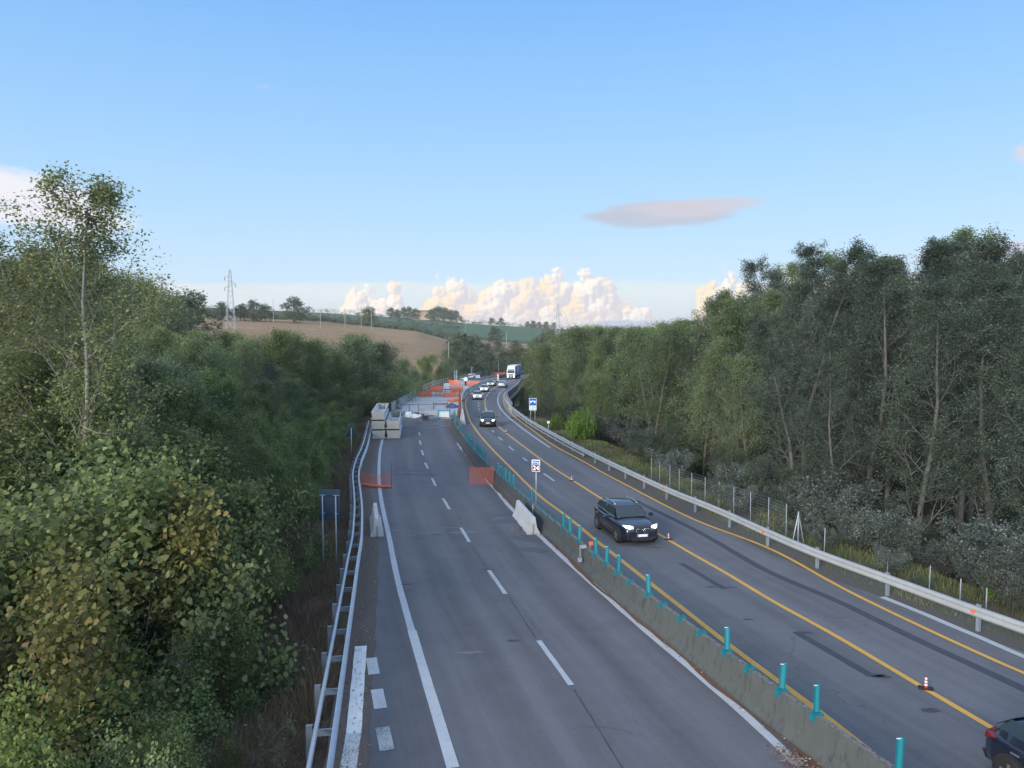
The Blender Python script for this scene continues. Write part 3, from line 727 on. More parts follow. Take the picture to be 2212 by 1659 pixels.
# ------------------------------------------------------------------ teal delineators on the median barrier
def clip_mesh():
    m = MB()
    m.box((-.125, -.07, -.12), (-.095, .07, .0)); m.box((.095, -.07, -.05), (.125, .07, .0))
    m.box((-.13, -.085, 0.001), (.13, .085, .022)); m.box((.06, -.075, .022), (.085, .075, .06)); m.box((-.085, -.075, .022), (-.06, .075, .045))
    for k in (-.05, 0, .05): m.box((-.06, k-.006, .022), (.06, k+.006, .05))
    m.box((-.15, -.05, -.10), (-.1255, .05, .02))
    return m
def blade_mesh(h=0.62):
    m = MB(); n = 7; w = .078
    # shallow wavy board facing the traffic
    pts = [(-w+2*w*i/n, .012*math.sin(i/n*PI*2)) for i in range(n+1)]
    poly = pts + [(x, y+.014) for x, y in pts[::-1]]
    k = len(poly); vs = [(x, y, .045) for x, y in poly]+[(x, y, h+(.03 if x > 0 else 0)) for x, y in poly]
    m.add(vs, [tuple(range(k))[::-1], tuple(range(k, 2*k))]+[(i, (i+1) % k, k+(i+1) % k, k+i) for i in range(k)])
    m.box((-.078, -.010, h+.002), (-.0, .022, h+.008), 1); return m
CM = clip_mesh().build('clip', TEAL).data; BM_ = blade_mesh().build('blade', [TEAL, SIGN_WHITE]).data
for o in list(bpy.data.objects):
    if o.name.startswith(('clip', 'blade')): bpy.data.objects.remove(o)
POSTS = [(1928,1668),(1748,1546),(1676,1493.5),(1563,1408),(1400,1284),(1340,1237),(1314.5,1216.8),(1291.8,1198.6),(1250,1168),(1232.8,1151.5),(1216.4,1140),(1149,1084),
         (1109.5,1049.8),(1100.4,1042.5),(1092,1035),(1085.5,1028.4),(1077.7,1021.8),(1049,994.9),(1045,989.5),(1040,984),(1036.2,979),(1031.8,975),(1020.8,965.6),(1016.6,962),(1013,958.3),(1009.5,954),(1006,949),(996.6,931.5),(992,926),(986,913),(984,909),(982,905),(980.5,901),(979.5,897.5)]
CLIPS = [(1616,1443.6),(1513.7,1366.8),(1470.8,1334.7),(1431.4,1305.7),(1369,1256),(1200.4,1126.4),(1185.7,1114),(1172.5,1102.7),(1160.3,1092.2),(1137.5,1074.3),(1127,1065.7),(1116.7,1057),(1071.6,1016),(1060,1004.7),(1054.5,1000),(1024.7,968)]
def snap(px, py):
    x, y = at(px, py, MB_H); b = min(range(1, len(MEDC)-1), key=lambda i: (MEDC[i].x-x)**2+(MEDC[i].y-y)**2)
    p = MEDC[b]; d = (MEDC[b+1]-MEDC[b-1]).normalized(); p = p + d*((Vector((x, y, 0))-p).dot(d)); return p, math.atan2(d.y, d.x)-PI/2
for k, (x, y) in enumerate(POSTS):
    p, rz = snap(x, y); rr = random.Random(k)
    e = empty('delineator_post', (p.x, p.y, MB_H), rz, '', 'delineator post', 'teal delineator posts on the median barrier')
    e['label'] = 'teal delineator post on the concrete median barrier, %s one up from the bottom edge' % words[k]
    c = bpy.data.objects.new('clip', CM); COL.objects.link(c); c.parent = e; c.location = (0, 0, .002)
    b = bpy.data.objects.new('blade', BM_); COL.objects.link(b); b.parent = e; b.location = (0, 0, .002)
    b.rotation_euler = (rr.uniform(-.05, .05), rr.uniform(-.05, .05), -rz*0.6+rr.uniform(-.2, .2))
    if k > 26: b.rotation_euler[1] = 0.25
for k, (x, y) in enumerate(CLIPS):
    p, rz = snap(x, y); c = bpy.data.objects.new('empty_clip', CM); COL.objects.link(c); c.location = (p.x, p.y, MB_H+.002); c.rotation_euler = (0, 0, rz)
    props(c, 'empty teal clip on the median barrier, %s empty one up from the bottom edge' % words[k], 'clip', 'empty teal clips on the median barrier')
for k, i in enumerate(range(3, 20, 2)):
    p = FMED[min(i, len(FMED)-1)]
    e = empty('delineator_post', (p.x, p.y, 0.9), 0, 'small teal post on the far barrier beside the truck, %s from its near end' % words[k], 'delineator post', 'teal posts on the far barrier')
    b = bpy.data.objects.new('blade', BM_); COL.objects.link(b); b.parent = e

# ------------------------------------------------------------------ guardrails
WB = [(0,.0),(.035,.02),(.08,.055),(.08,.085),(.03,.13),(.03,.18),(.08,.225),(.08,.255),(.035,.29),(0,.31)]
def wprof(z0, s=1): return [(s*o, z0+z) for o, z in WB] + [(s*(o-.012), z0+z) for o, z in WB[::-1]]
def rail_left():
    root = empty('guardrail', (*L_RAIL[12].xy, 0), 0, 'double steel guardrail with post blocks along the left edge of the closed road', 'guardrail')
    c = Vector((*L_RAIL[12].xy, 0)); pl = [p for p in L_RAIL if p.y < 90]
    vs, fs = sweep(pl, wprof(.46, 1)); mkobj('beam', [Vector(v)-c for v in vs], fs, GALV, root)
    nr = normals(pl); m = MB(); m.tube([p-c-r*.34+Vector((0,0,.80)) for p, r in zip(pl, nr)], .05, 8); m.build('rear_pipe', GALV, root, True)
    rs = resample(pl, 2.0 if False else 1.95)
    for p, r in zip(rs, normals(rs)):
        if p.y > 84: continue
        q = p-c; m = MB(); d = Vector((-r.y, r.x, 0)); ang = math.atan2(r.y, r.x)
        m.box((q.x-.56, q.y-.035, -.25), (q.x-.52, q.y+.035, .80), rz=ang, c=(q.x, q.y))
        m.box((q.x-.52, q.y-.035, -.25), (q.x-.43, q.y-.030, .80), rz=ang, c=(q.x, q.y))
        m.box((q.x-.56, q.y-.035, .803), (q.x-.42, q.y+.035, .808), rz=ang, c=(q.x, q.y))
        m.box((q.x-.43, q.y-.025, .56), (q.x-.02, q.y+.025, .70), rz=ang, c=(q.x, q.y))
        m.build('post', GALV_D, root)
rail_left()
def rail_right():
    c = Vector((*R_RAIL[10].xy, 0)); root = empty('guardrail', c, 0, 'long single pale steel guardrail with orange reflectors along the right verge of the open road', 'guardrail')
    pl = R_RAIL; vs, fs = sweep(pl, [(0-.02,.47),(-.05,.50),(-.09,.53),(-.09,.57),(-.05,.61),(-.05,.66),(-.09,.70),(-.09,.75),(-.04,.79),(.05,.80),(.05,.785),(-.03,.775),(-.075,.74),(-.075,.71),(-.035,.67),(-.035,.60),(-.075,.56),(-.075,.54),(-.0,.47)])
    mkobj('beam', [Vector(v)-c for v in vs], fs, GALV_W, root)
    nr = normals(pl)
    i0 = [i for i, p in enumerate(pl) if p.y > 60][0]
    m = MB(); m.tube([p-c+r*-.02+Vector((0,0,.27)) for p, r in zip(pl[i0:], nr[i0:])], .06, 6); m.build('lower_pipe', GALV_W, root, True)
    rs = resample(pl, 3.6)
    for k, (p, r) in enumerate(zip(rs, normals(rs))):
        q = p-c; ang = math.atan2(r.y, r.x); m = MB()
        m.box((q.x+.09, q.y-.05, -.35), (q.x+.10, q.y+.05, .84), rz=ang, c=(q.x, q.y)); m.box((q.x+.10, q.y-.05, -.35), (q.x+.19, q.y-.042, .84), rz=ang, c=(q.x, q.y)); m.box((q.x+.10, q.y+.042, -.35), (q.x+.19, q.y+.05, .84), rz=ang, c=(q.x, q.y))
        m.box((q.x+.0, q.y-.04, .56), (q.x+.09, q.y+.04, .72), rz=ang, c=(q.x, q.y))
        m.build('post', GALV_D, root)
        if k % 3 == 1 and p.y < 60:
            m = MB(); m.box((q.x-.13, q.y-.05, .60), (q.x-.095, q.y+.05, .70), rz=ang, c=(q.x, q.y)); m.build('reflector', ORANGE_R, root)
rail_right()
# ------------------------------------------------------------------ vegetation
def quads(name, v, tint, mats):
    n, k = v.shape[:2]
    me = bpy.data.meshes.new(name); me.vertices.add(n*k); me.vertices.foreach_set('co', v.ravel().astype(np.float32))
    me.loops.add(n*k); me.loops.foreach_set('vertex_index', np.arange(n*k, dtype=np.int32))
    me.polygons.add(n); me.polygons.foreach_set('loop_start', np.arange(0, n*k, k, dtype=np.int32))
    me.update(calc_edges=True)
    at_ = me.attributes.new('tint', 'FLOAT', 'FACE'); at_.data.foreach_set('value', np.clip(tint, 0, 1).astype(np.float32))
    me.materials.append(mats); return me
def leafmesh(name, cen, size, tint, rng, mats, up=0.35, aspect=0.62, droop=None, hexa=False):
    """one quad leaf per centre, turned at random; cen Nx3, size N, tint N"""
    n = len(cen)
    nm = rng.normal(size=(n, 3)); nm[:, 2] = np.abs(nm[:, 2])+up*2; nm /= np.linalg.norm(nm, axis=1)[:, None]
    a = rng.normal(size=(n, 3))
    if droop is not None: a = a*0.35+np.array(droop)
    a -= nm*(a*nm).sum(1)[:, None]; a /= (np.linalg.norm(a, axis=1)[:, None]+1e-9)
    b = np.cross(nm, a); s = size[:, None]
    v = np.empty((n, 4, 3))
    if hexa:
        v = np.empty((n, 6, 3))
        for j, (p_, q_, w_) in enumerate(((-.5, 0, 0), (-.22, .5, .10), (.12, .46, .10), (.52, 0, -.04), (.12, -.46, .10), (-.22, -.5, .10))): v[:, j] = cen+a*s*p_+b*s*q_*(aspect+.18)+nm*s*w_
        return quads(name, v, tint, mats)
    v[:, 0] = cen-a*s*0.5; v[:, 1] = cen+b*s*0.5*aspect-a*s*0.08+nm*s*0.06; v[:, 2] = cen+a*s*0.5; v[:, 3] = cen-b*s*0.5*aspect-a*s*0.08+nm*s*0.06
    return quads(name, v, tint, mats)
def sph(rng, n):
    d = rng.normal(size=(n, 3)); return d/np.linalg.norm(d, axis=1)[:, None]
def gen_tree(kind, seed, hgt, rad, base, nsub, nclump, nleaf, lsize, leafmat, bark, form='broad', tr=0.14, clumpr=0.42, spread=1.0, lean=0.0, leaders=1, droop=None, shell=0.55):
    """returns (trunk mesh, crown mesh); height and radius in metres, crown starts at base"""
    rng = np.random.RandomState(seed); rr = random.Random(seed); m = MB()
    lx_, ly_ = lean*math.cos(seed), lean*math.sin(seed)
    def axis(t): return Vector((lx_*t*t+0.12*math.sin(seed+4*t), ly_*t*t+0.12*math.cos(seed*2+5*t), hgt*0.93*t))
    m.tube([axis(i/9) for i in range(10)], [tr*(1-0.88*i/9) for i in range(10)], 7)
    subs = []
    for i in range(nsub):
        t = (i+0.6)/nsub; ang = i*2.399+rr.uniform(-.5, .5)
        if form == 'broad':
            z = base+(hgt-base)*(0.10+0.80*t); k = math.sin(PI*min(1, 0.22+0.80*t))**0.7; off = rad*k*rr.uniform(0.35, 0.72); r = rad*rr.uniform(0.32, 0.52)*(1.05-0.35*t)
            sz = r*rr.uniform(0.75, 1.15)
        elif form == 'poplar':
            z = base+(hgt-base)*(0.05+0.88*t); k = (1-abs(t-0.38)*1.05); off = rad*max(.05, k)*rr.uniform(0.30, 0.85); r = rad*rr.uniform(0.26, 0.44)*(1.1-0.45*t)
            sz = r*rr.uniform(1.2, 1.9)
        elif form == 'shrub':
            z = base+(hgt-base)*rr.uniform(0.15, 0.75); off = rad*rr.uniform(0.1, 0.68); r = rad*rr.uniform(0.32, 0.5); sz = r*rr.uniform(0.7, 1.1)
        elif form == 'willow':
            z = base+(hgt-base)*(0.25+0.55*t); off = rad*rr.uniform(0.2, 0.65); r = rad*rr.uniform(0.35, 0.5); sz = r*1.0
        else:   # conifer
            z = base+(hgt-base)*(t*0.92+0.04); off = rad*(1-t)*rr.uniform(0.2, .6); r = rad*(1.05-t)*0.5+.12; sz = r*0.8
        c = Vector((off*math.cos(ang), off*math.sin(ang), z)); ax = axis(min(.97, z/hgt)); c.x += ax.x; c.y += ax.y
        subs.append((c, r, sz))
        t0 = max(0.12, (z-off*1.15-0.1*hgt)/hgt); p0 = axis(min(.93, t0)); mid = p0.lerp(c, 0.55)+Vector((0, 0, 0.10*hgt*(.5-t*.3)))
        r0 = tr*(0.34-0.22*t)
        m.tube([p0, p0.lerp(mid, .5)+Vector((0, 0, .03*hgt*.3)), mid, c, c+(c-mid)*0.5], [r0, r0*.8, r0*.6, r0*.3, r0*.1], 5)
    for j in range(leaders-1):
        a = rr.uniform(0, 6.28); p0 = axis(0.25+.1*j); e = Vector((math.cos(a)*rad*.55, math.sin(a)*rad*.55, hgt*rr.uniform(.75, .92)))
        m.tube([p0, p0.lerp(e, .35)+Vector((math.cos(a), math.sin(a), 0))*rad*.15, p0.lerp(e, .7), e], [tr*.55, tr*.42, tr*.25, tr*.05], 6)
    cen = []; tin = []; per = max(1, nclump//nsub)
    for (c, r, sz) in subs:
        st = rng.uniform(-.12, .12)
        d = sph(rng, per); rad_ = (shell+(1-shell)*rng.uniform(size=(per, 1))**0.5)
        cc = np.array(c)+d*rad_*np.array([r, r, sz])*spread
        for k in range(per):
            q = Vector(cc[k])
            if k % 4 == 0: m.tube([c, c.lerp(q, .5)+Vector((0, 0, .04)), q], [tr*.10+.006, tr*.06+.004, .004], 4, cap=False)
            n = max(3, int(nleaf*rng.uniform(.5, 1.5)))
            cr = clumpr*rng.uniform(.6, 1.35)
            ld = sph(rng, n)*rng.uniform(0.15, 1, size=(n, 1))**0.6
            P = cc[k]+ld*cr*np.array([1, 1, 0.75])
            if droop is not None: P = cc[k]+ld*cr*np.array([.35, .35, 1.6])
            cen.append(P); tin.append(0.45+st+rng.uniform(-.16, .16)+rng.uniform(-.22, .22, n))
    cen = np.concatenate(cen); tin = np.concatenate(tin)
    cen[:, 2] = np.maximum(cen[:, 2], 0.05)
    size = lsize*rng.uniform(.6, 1.3, len(cen))
    tm = m.build('tmp', bark, smooth=True); tme = tm.data; bpy.data.objects.remove(tm)
    return dict(kind=kind, trunk=tme, crown=leafmesh(kind+'_crown', cen, size, tin, rng, leafmat, droop=droop), h=hgt, r=rad)


def gen_rec(kind, seed, hgt, tr, leafmat, bark, nl=12, nb=7, nt=6, base=.18, limb=.34, ang=42, up=.35, leafn=18, lsize=.12, lr=.36, stems=1, arch=0.0, shrink=.55, topup=.9, tw=.9, flat=.8, hexa=False, lk=.7):
    """tree grown by forking: trunk(s) > limbs > branches > twigs that carry leaf sprays; returns the two meshes"""
    rng = np.random.RandomState(seed); rr = random.Random(seed); m = MB(); C_ = []; T_ = []
    def walk(p, d, L, r, n, trop, wob):
        pts = [p.copy()]; rs = [r]; d = d.normalized()
        for i in range(n):
            d = (d+Vector((rr.gauss(0, wob), rr.gauss(0, wob), rr.gauss(0, wob*.6)+trop))).normalized()
            p = p+d*(L/n); pts.append(p.copy()); rs.append(max(.004, r*(1-(i+1)/n*.85)))
        return pts, rs
    def along(pts, t):
        k = t*(len(pts)-1); i = min(int(k), len(pts)-2); return pts[i].lerp(pts[i+1], k-i), (pts[i+1]-pts[i]).normalized()
    def side(d, a, az):
        ax = d.orthogonal().normalized(); ax.rotate(Matrix.Rotation(az, 3, d)); v = d.copy(); v.rotate(Matrix.Rotation(a, 3, ax)); return v
    def spray(pts, n, r, st):
        P = np.array([along(pts, rr.uniform(.15, 1.0))[0] for _ in range(n)])
        C_.append(P+rng.normal(size=(n, 3))*r*.5*np.array([1, 1, flat])); T_.append(.45+st+rng.uniform(-.24, .24, n))
    for s_ in range(stems):
        a0 = 2*PI*s_/stems+rr.uniform(-.5, .5); tilt = 0 if stems == 1 else rr.uniform(.15, .6)*(1+arch)
        d0 = Vector((math.cos(a0)*math.sin(tilt), math.sin(a0)*math.sin(tilt), math.cos(tilt)))
        H_ = hgt*(1 if stems == 1 else rr.uniform(.75, 1.1)); trunk, trr = walk(Vector((0, 0, 0)), d0, H_, tr, 10, (.05 if arch == 0 else -.10*arch), .06)
        m.tube(trunk, trr, 7)
        az = rr.uniform(0, 6)
        for i in range(nl):
            t = base+(1-base)*(i+.5)/nl; q, d = along(trunk, t); az += 2.4+rr.uniform(-.5, .5)
            L = hgt*limb*(math.sin(PI*min(1, .25+.72*t))**.8)*rr.uniform(.6, 1.2); dd = side(d, math.radians(ang)*rr.uniform(.7, 1.25)*(1-.35*t), az)
            lp, lrr = walk(q, dd, L, tr*(1-t*.85)*.5, 6, up*.16, .13); m.tube(lp, [q_*lk for q_ in lrr], 5); st1 = rr.uniform(-.12, .12)
            if i > nl*.8 : spray(lp, leafn, lr, st1)
            for j in range(nb):
                t2 = .22+.78*(j+.5)/nb; q2, d2 = along(lp, t2); L2 = L*shrink*(1-.45*t2)*rr.uniform(.6, 1.25)
                bp, brr = walk(q2, side(d2, math.radians(45)*rr.uniform(.7, 1.3), j*2.4+rr.uniform(-.6, .6)), L2, max(.008, lrr[min(5, int(t2*6))]*.55), 4, up*.12, .18); m.tube(bp, brr, 4, cap=False); st = st1+rr.uniform(-.14, .14)
                spray(bp, leafn, lr*tw, st)
                for k in range(nt):
                    q3, d3 = along(bp, .3+.7*(k+.5)/nt); L3 = max(.25, L2*.55*rr.uniform(.6, 1.3))
                    tp, trs = walk(q3, side(d3, math.radians(48), k*2.4), L3, .008, 3, up*.1, .2)
                    if k % 2 == 0: m.tube(tp, [.007, .006, .005, .003], 3, cap=False)
                    spray(tp, leafn, lr, st+rr.uniform(-.08, .08))
    cen = np.concatenate(C_); tin = np.concatenate(T_); cen[:, 2] = np.maximum(cen[:, 2], .04); size = lsize*rng.uniform(.6, 1.3, len(cen))
    zmax = np.percentile(cen[:, 2], 99.7)
    tm = m.build('tmp', bark, smooth=True); tme = tm.data; bpy.data.objects.remove(tm)
    return dict(kind=kind, trunk=tme, crown=leafmesh(kind+'_crown', cen, size, tin, rng, leafmat, hexa=hexa), h=float(zmax), r=float(np.percentile(np.hypot(cen[:, 0], cen[:, 1]), 97)))

G = lambda *c: tuple(c)
LF_GREEN = m_leaf('green_leaves', [G(0.088,0.119,0.045), G(0.144,0.194,0.069), G(0.206,0.269,0.094), G(0.325,0.350,0.138)], .35)
LF_GREEN2 = m_leaf('soft_green_leaves', [G(0.081,0.115,0.060), G(0.121,0.167,0.083), G(0.172,0.224,0.113), G(0.253,0.299,0.161)], .35)
LF_DARK = m_leaf('dark_green_leaves', [G(.078,.112,.045), G(.118,.158,.062), G(.170,.210,.085), G(.26,.29,.13)], .3)
LF_POP = m_leaf('grey_green_poplar_leaves', [G(0.038,0.058,0.043), G(0.061,0.089,0.064), G(0.095,0.127,0.092), G(0.216,0.254,0.216)], .3, objvar=.15)
LF_SILV = m_leaf('silver_leaves', [G(.050,.068,.055), G(.085,.108,.090), G(.145,.170,.148), G(.34,.37,.34)], .25, objvar=.3)
LF_VINE = m_leaf('yellow_green_vine_leaves', [G(.075,.105,.036), G(.125,.155,.046), G(.190,.205,.060), G(.32,.22,.10)], .38, objvar=.5)
LF_MAPLE = m_leaf('maple_leaves', [G(.078,.112,.042), G(.115,.155,.058), G(.175,.205,.085), G(.27,.26,.12)], .4)
LF_ASPEN = m_leaf('aspen_leaves', [G(0.102,0.136,0.059), G(0.162,0.196,0.086), G(0.230,0.255,0.106), G(0.325,0.298,0.120)], .35)
LF_LIME = m_leaf('bright_green_leaves', [G(0.085,0.171,0.031), G(0.155,0.287,0.050), G(0.264,0.388,0.078), G(0.419,0.434,0.078)], .4)
LF_UNDER = m_leaf('grey_green_undergrowth', [G(.040,.058,.036), G(.062,.086,.054), G(.092,.122,.076), G(.15,.18,.12)], .3)
LF_FAR = m_leaf('distant_leaves', [G(0.062,0.085,0.046), G(0.093,0.124,0.065), G(0.132,0.163,0.085), G(0.178,0.202,0.109)], .2)

PR = {}
def protos():
    for i in range(4):
        PR['broad%d' % i] = gen_rec('broad', 11+i, 9.0, .13, (LF_GREEN, LF_GREEN2, LF_GREEN, LF_DARK)[i], BARK, nl=18, nb=7, nt=5, base=.08, limb=.40, ang=52, up=.35, leafn=26, lsize=.105, lr=.40)
    for i in range(3):
        PR['poplar%d' % i] = gen_rec('poplar', 31+i, 16.0, .20, LF_POP, BARK_W, nl=24, nb=8, nt=5, base=.06, limb=.30, ang=48, up=.45, leafn=26, lsize=.115, lr=.31, lk=.5)
    for i in range(2):
        PR['popgreen%d' % i] = gen_rec('popgreen', 41+i, 13.0, .15, LF_GREEN2, BARK, nl=20, nb=8, nt=5, base=.08, limb=.33, ang=45, up=.5, leafn=27, lsize=.118, lr=.38)
    for i in range(3):
        PR['shrub%d' % i] = gen_rec('shrub', 51+i, 3.8, .035, (LF_DARK, LF_GREEN, LF_MAPLE)[i], BARK_D, nl=8, nb=5, nt=4, base=.08, limb=.36, ang=50, up=.2, leafn=(30, 34, 34)[i], lsize=(.060, .062, .068)[i], lr=.30, stems=7, arch=.9, hexa=True)
    PR['under'] = gen_rec('under', 57, 3.8, .035, LF_UNDER, BARK_D, nl=8, nb=5, nt=4, base=.08, limb=.36, ang=50, up=.2, leafn=26, lsize=.075, lr=.30, stems=7, arch=.7)
    for i in range(2):
        PR['vine%d' % i] = gen_rec('vine', 61+i, 4.0, .04, LF_VINE, BARK, nl=8, nb=5, nt=4, base=.08, limb=.34, ang=60, up=-.2, leafn=34, lsize=.060, lr=.30, stems=7, arch=1.1, hexa=True)
    for i in range(2):
        PR['silver%d' % i] = gen_rec('silver', 71+i, 2.4, .02, LF_SILV, BARK_W, nl=7, nb=4, nt=3, base=.1, limb=.30, ang=40, up=.5, leafn=9, lsize=.08, lr=.16, stems=5, arch=.2)
    PR['silvertree'] = gen_tree('silvertree', 75, 8.0, 2.2, 1.5, 14, 420, 28, .11, LF_SILV, BARK_W, 'broad', .10, .36)
    PR['lime'] = gen_tree('lime', 81, 4.6, 2.6, .2, 12, 380, 26, .17, LF_LIME, BARK, 'shrub', .06, .36, droop=(0.3, 0.2, -0.5))
    PR['willow'] = gen_tree('willow', 83, 8.5, 4.6, 1.0, 16, 700, 30, .16, LF_LIME, BARK, 'willow', .18, .55, droop=(0, 0, -1.0))
    for i in range(3):
        PR['far%d' % i] = gen_tree('far', 91+i, 8.5, 4.0, .6, 12, 260, 22, .34, (LF_FAR, LF_DARK, LF_FAR)[i], BARK_D, 'broad', .16, .75)
    PR['conifer'] = gen_tree('conifer', 97, 9.0, 2.0, .5, 14, 220, 30, .22, LF_DARK, BARK_D, 'conifer', .12, .45)
protos()
SEEN = set(); NAME = {'under':'shrub','broad':'broadleaf_tree','poplar':'poplar_tree','popgreen':'poplar_tree','shrub':'shrub','vine':'vine_thicket','silver':'silver_bush','silvertree':'white_poplar','lime':'leafy_shrub','willow':'willow_tree','far':'distant_tree','conifer':'conifer_tree'}
def plant(key, x, y, ztop=None, s=None, label='', group=None, rz=None, z=None, wide=1.0, cat=None, name=None, free=False):
    p = PR[key]; zg = (gz(x, y) if z is None else z)-0.1
    k = s if s is not None else max(.25, (ztop-zg)/p['h'])
    kw = k*wide
    if 0 < y < 100 and not free:                      # crowns stay off the carriageways
        o_ = (lx_at(y)-x-(1.5 if y < 34 else 1.0)) if x < lx_at(y) else (x-rx_at(y)-.9)
        kw = min(kw, max(.15*k, o_/(p['r']*1.12)))
        if kw < .55*k: k = kw/.55
    e = empty(name or NAME[p['kind']], (x, y, zg), rz if rz is not None else random.Random(int(x*91+y*37)).uniform(0, 6.28), label, cat or ('shrub' if p['kind'] in ('shrub','vine','silver','lime','under') else 'tree'), group)
    e.scale = (kw, kw, k)
    for nm, me in (('trunk', p['trunk']), ('crown', p['crown'])):
        o = bpy.data.objects.new(nm, me); COL.objects.link(o); o.parent = e
    return e
RNG = random.Random(77)
def lx_at(y): return float(np.interp(y, ly, lx))
def rx_at(y): return float(np.interp(y, ry, rx))
def fill(y0, y1, step, xf, fn, jit=.42):
    """jittered rows"""
    y = y0
    while y < y1:
        a, b = xf(y); x = a
        while x < b:
            fn(x+RNG.uniform(-jit, jit)*step, y+RNG.uniform(-jit, jit)*step); x += step*RNG.uniform(.85, 1.15)
        y += step*RNG.uniform(.85, 1.1)
TREES = []
# --- left side thicket: lower near the guardrail, higher away from it
def zone_l(x, y):
    o = lx_at(y)-x
    a = 'lowest in the photo' if y < 17 else 'nearer than the dark panel sign' if y < 27 else 'level with the dark panel sign' if y < 37 else 'level with the orange nets' if y < 54 else 'level with the triangular sign' if y < 68 else 'level with the stacked units' if y < 84 else 'beside the bridge works'
    return a, ('front row' if o < 9 else 'second row' if o < 15 else 'deep rows' if o < 26 else 'farthest rows')
def zone_r(x, y):
    px = CX+FP*x/y
    a = 'by the right edge of the photo' if px > 2050 else 'behind the braced post' if px > 1750 else 'behind the wire fence' if px > 1500 else 'above the guardrail bend' if px > 1330 else 'behind the viaduct sign' if px > 1200 else 'beside the viaduct'
    o = x-rx_at(y)
    return a, ('front row' if o < 11 else 'second row' if o < 18 else 'back rows' if o < 30 else 'farthest rows')
def left_low(x, y):
    off = lx_at(y)-x
    if off < 2.8 or x < -0.72*y-3: return
    zt = 1.0+0.42*(off-2.7)+RNG.uniform(-.5, .7); zt = min(zt, 4.9+RNG.uniform(-.6, .6))
    if y < 14: zt = min(zt, 3.2)
    if x > -12 and y < 12: zt = min(zt, 2.0)
    r = RNG.random(); yb = y < 30
    key = ('vine%d' % RNG.randrange(2)) if (r < (.36 if yb else .15)) else ('shrub2' if r < .55 and x < -0.5*y-2 else 'shrub%d' % RNG.randrange(2))
    a, b = zone_l(x, y); nm = {'vine': 'yellow-green vine thicket', 'shrub2': 'light green large-leaved shrub', 'shrub0': 'dark green shrub', 'shrub1': 'mid green shrub'}['vine' if key[:4] == 'vine' else key]
    plant(key, x, y, zt, label='%s, %s of left wood, %s' % (nm.replace(' large-leaved', ''), b, a), group='%ss, %s, %s' % (nm, b, a), wide=RNG.uniform(.75, 1.0) if zt > 2 else 1.0)
fill(7.5, 31, 2.35, lambda y: (-.72*y-3, lx_at(y)-2.5), left_low)
NL = {'under': 'grey-green shrub', 'shrub0': 'dark green shrub', 'shrub1': 'mid green shrub', 'broad0': 'mid green broadleaf tree', 'broad2': 'mid green broadleaf tree', 'broad1': 'soft green broadleaf tree', 'broad3': 'dark green broadleaf tree', 'silvertree': 'silvery leaved tree', 'poplar0': 'grey-green poplar', 'poplar1': 'grey-green poplar', 'poplar2': 'grey-green poplar', 'popgreen0': 'leafy green poplar', 'popgreen1': 'leafy green poplar', 'silver0': 'silvery bush', 'silver1': 'silvery bush'}
def left_mid(x, y):
    off = lx_at(y)-x
    if off < 3.8 or x < -0.74*y-4: return
    sil = 8.65+(756-np.interp(CX+FP*x/y, [0,300,420,480,560,640,720,760,800,840,900], [720,712,706,694,694,706,716,728,748,768,815]))*y/FP
    zt = 2.4+0.62*(off-3)+RNG.uniform(-.8, 1.0); zt = min(zt, sil*.96+RNG.uniform(-.9, .6), 10.8)
    if zt < 2.5 or off < 6: key = 'shrub%d' % RNG.randrange(2)
    else: key = 'broad%d' % RNG.randrange(4)
    if RNG.random() < .05: key = 'silvertree'
    k = PR[key]['kind']
    plant(key, x, y, zt, label='%s, %s of left wood, %s' % (NL[key], *zone_l(x, y)[::-1]), group='%ss, %s, %s' % (NL[key], *zone_l(x, y)[::-1]), wide=RNG.uniform(.8, 1.1)*(1.1 if zt < 6 else .9))
fill(30, 62, 3.5, lambda y: (-.74*y-4, lx_at(y)-3.6), left_mid)
fill(63, 104, 4.6, lambda y: (-.74*y-4, lx_at(y)-5.0), left_mid)
# narrow screen of bushes on the verge, nearer the rail
for y in np.arange(44, 100, 2.6):
    x = lx_at(y)-RNG.uniform(3.4, 4.6); plant('shrub%d' % RNG.randrange(2), x, y, gz(x, y)+RNG.uniform(2.0, 3.4), label='low green shrub at the foot of the left wood, %s' % zone_l(x, y)[0], group='low verge shrubs, '+zone_l(x, y)[0])
zb_ = lambda px: 'left of the stacked units' if px < 735 else 'behind the stacked units' if px < 800 else 'behind the nearest deck railing' if px < 905 else 'behind the farther works decks'
# trees beyond the block stack and left of the bridge works, rising out of the valley
for (px, py, d, key, w) in [(725,728,118,'broad1',1.1),(755,722,128,'broad3',1.1),(790,738,122,'broad1',1.0),(815,752,135,'broad3',1.0),(765,760,108,'broad0',1.0),(700,735,112,'broad2',1.0),(740,778,112,'broad1',.9),(790,800,116,'broad3',.8),
        (660,722,104,'broad0',1.1),(845,775,150,'broad1',1.0),(870,790,160,'broad3',.9),(900,770,186,'broad0',.9),(930,765,200,'broad2',.9),(962,772,214,'broad1',.9),(915,782,176,'broad3',.8),(945,790,196,'broad0',.8),(885,800,170,'broad1',.8),
        (620,715,98,'broad2',1.0),(580,712,92,'broad0',1.0),(985,785,226,'broad3',.8)]:
    x, y, z = atd(px, py, d); plant(key, x, y, z, label='green tree rising from the valley %s' % zb_(px), group='trees rising from the valley '+zb_(px), wide=w)
x, y, z = atd(838, 818, 124); plant('willow', x, y, z, label='pale bright green weeping tree beside the railing of the works deck')
x, y, z = atd(885, 845, 139); plant('lime', x, y, z, label='light green shrub beside the far end of the first deck railing', wide=.8)
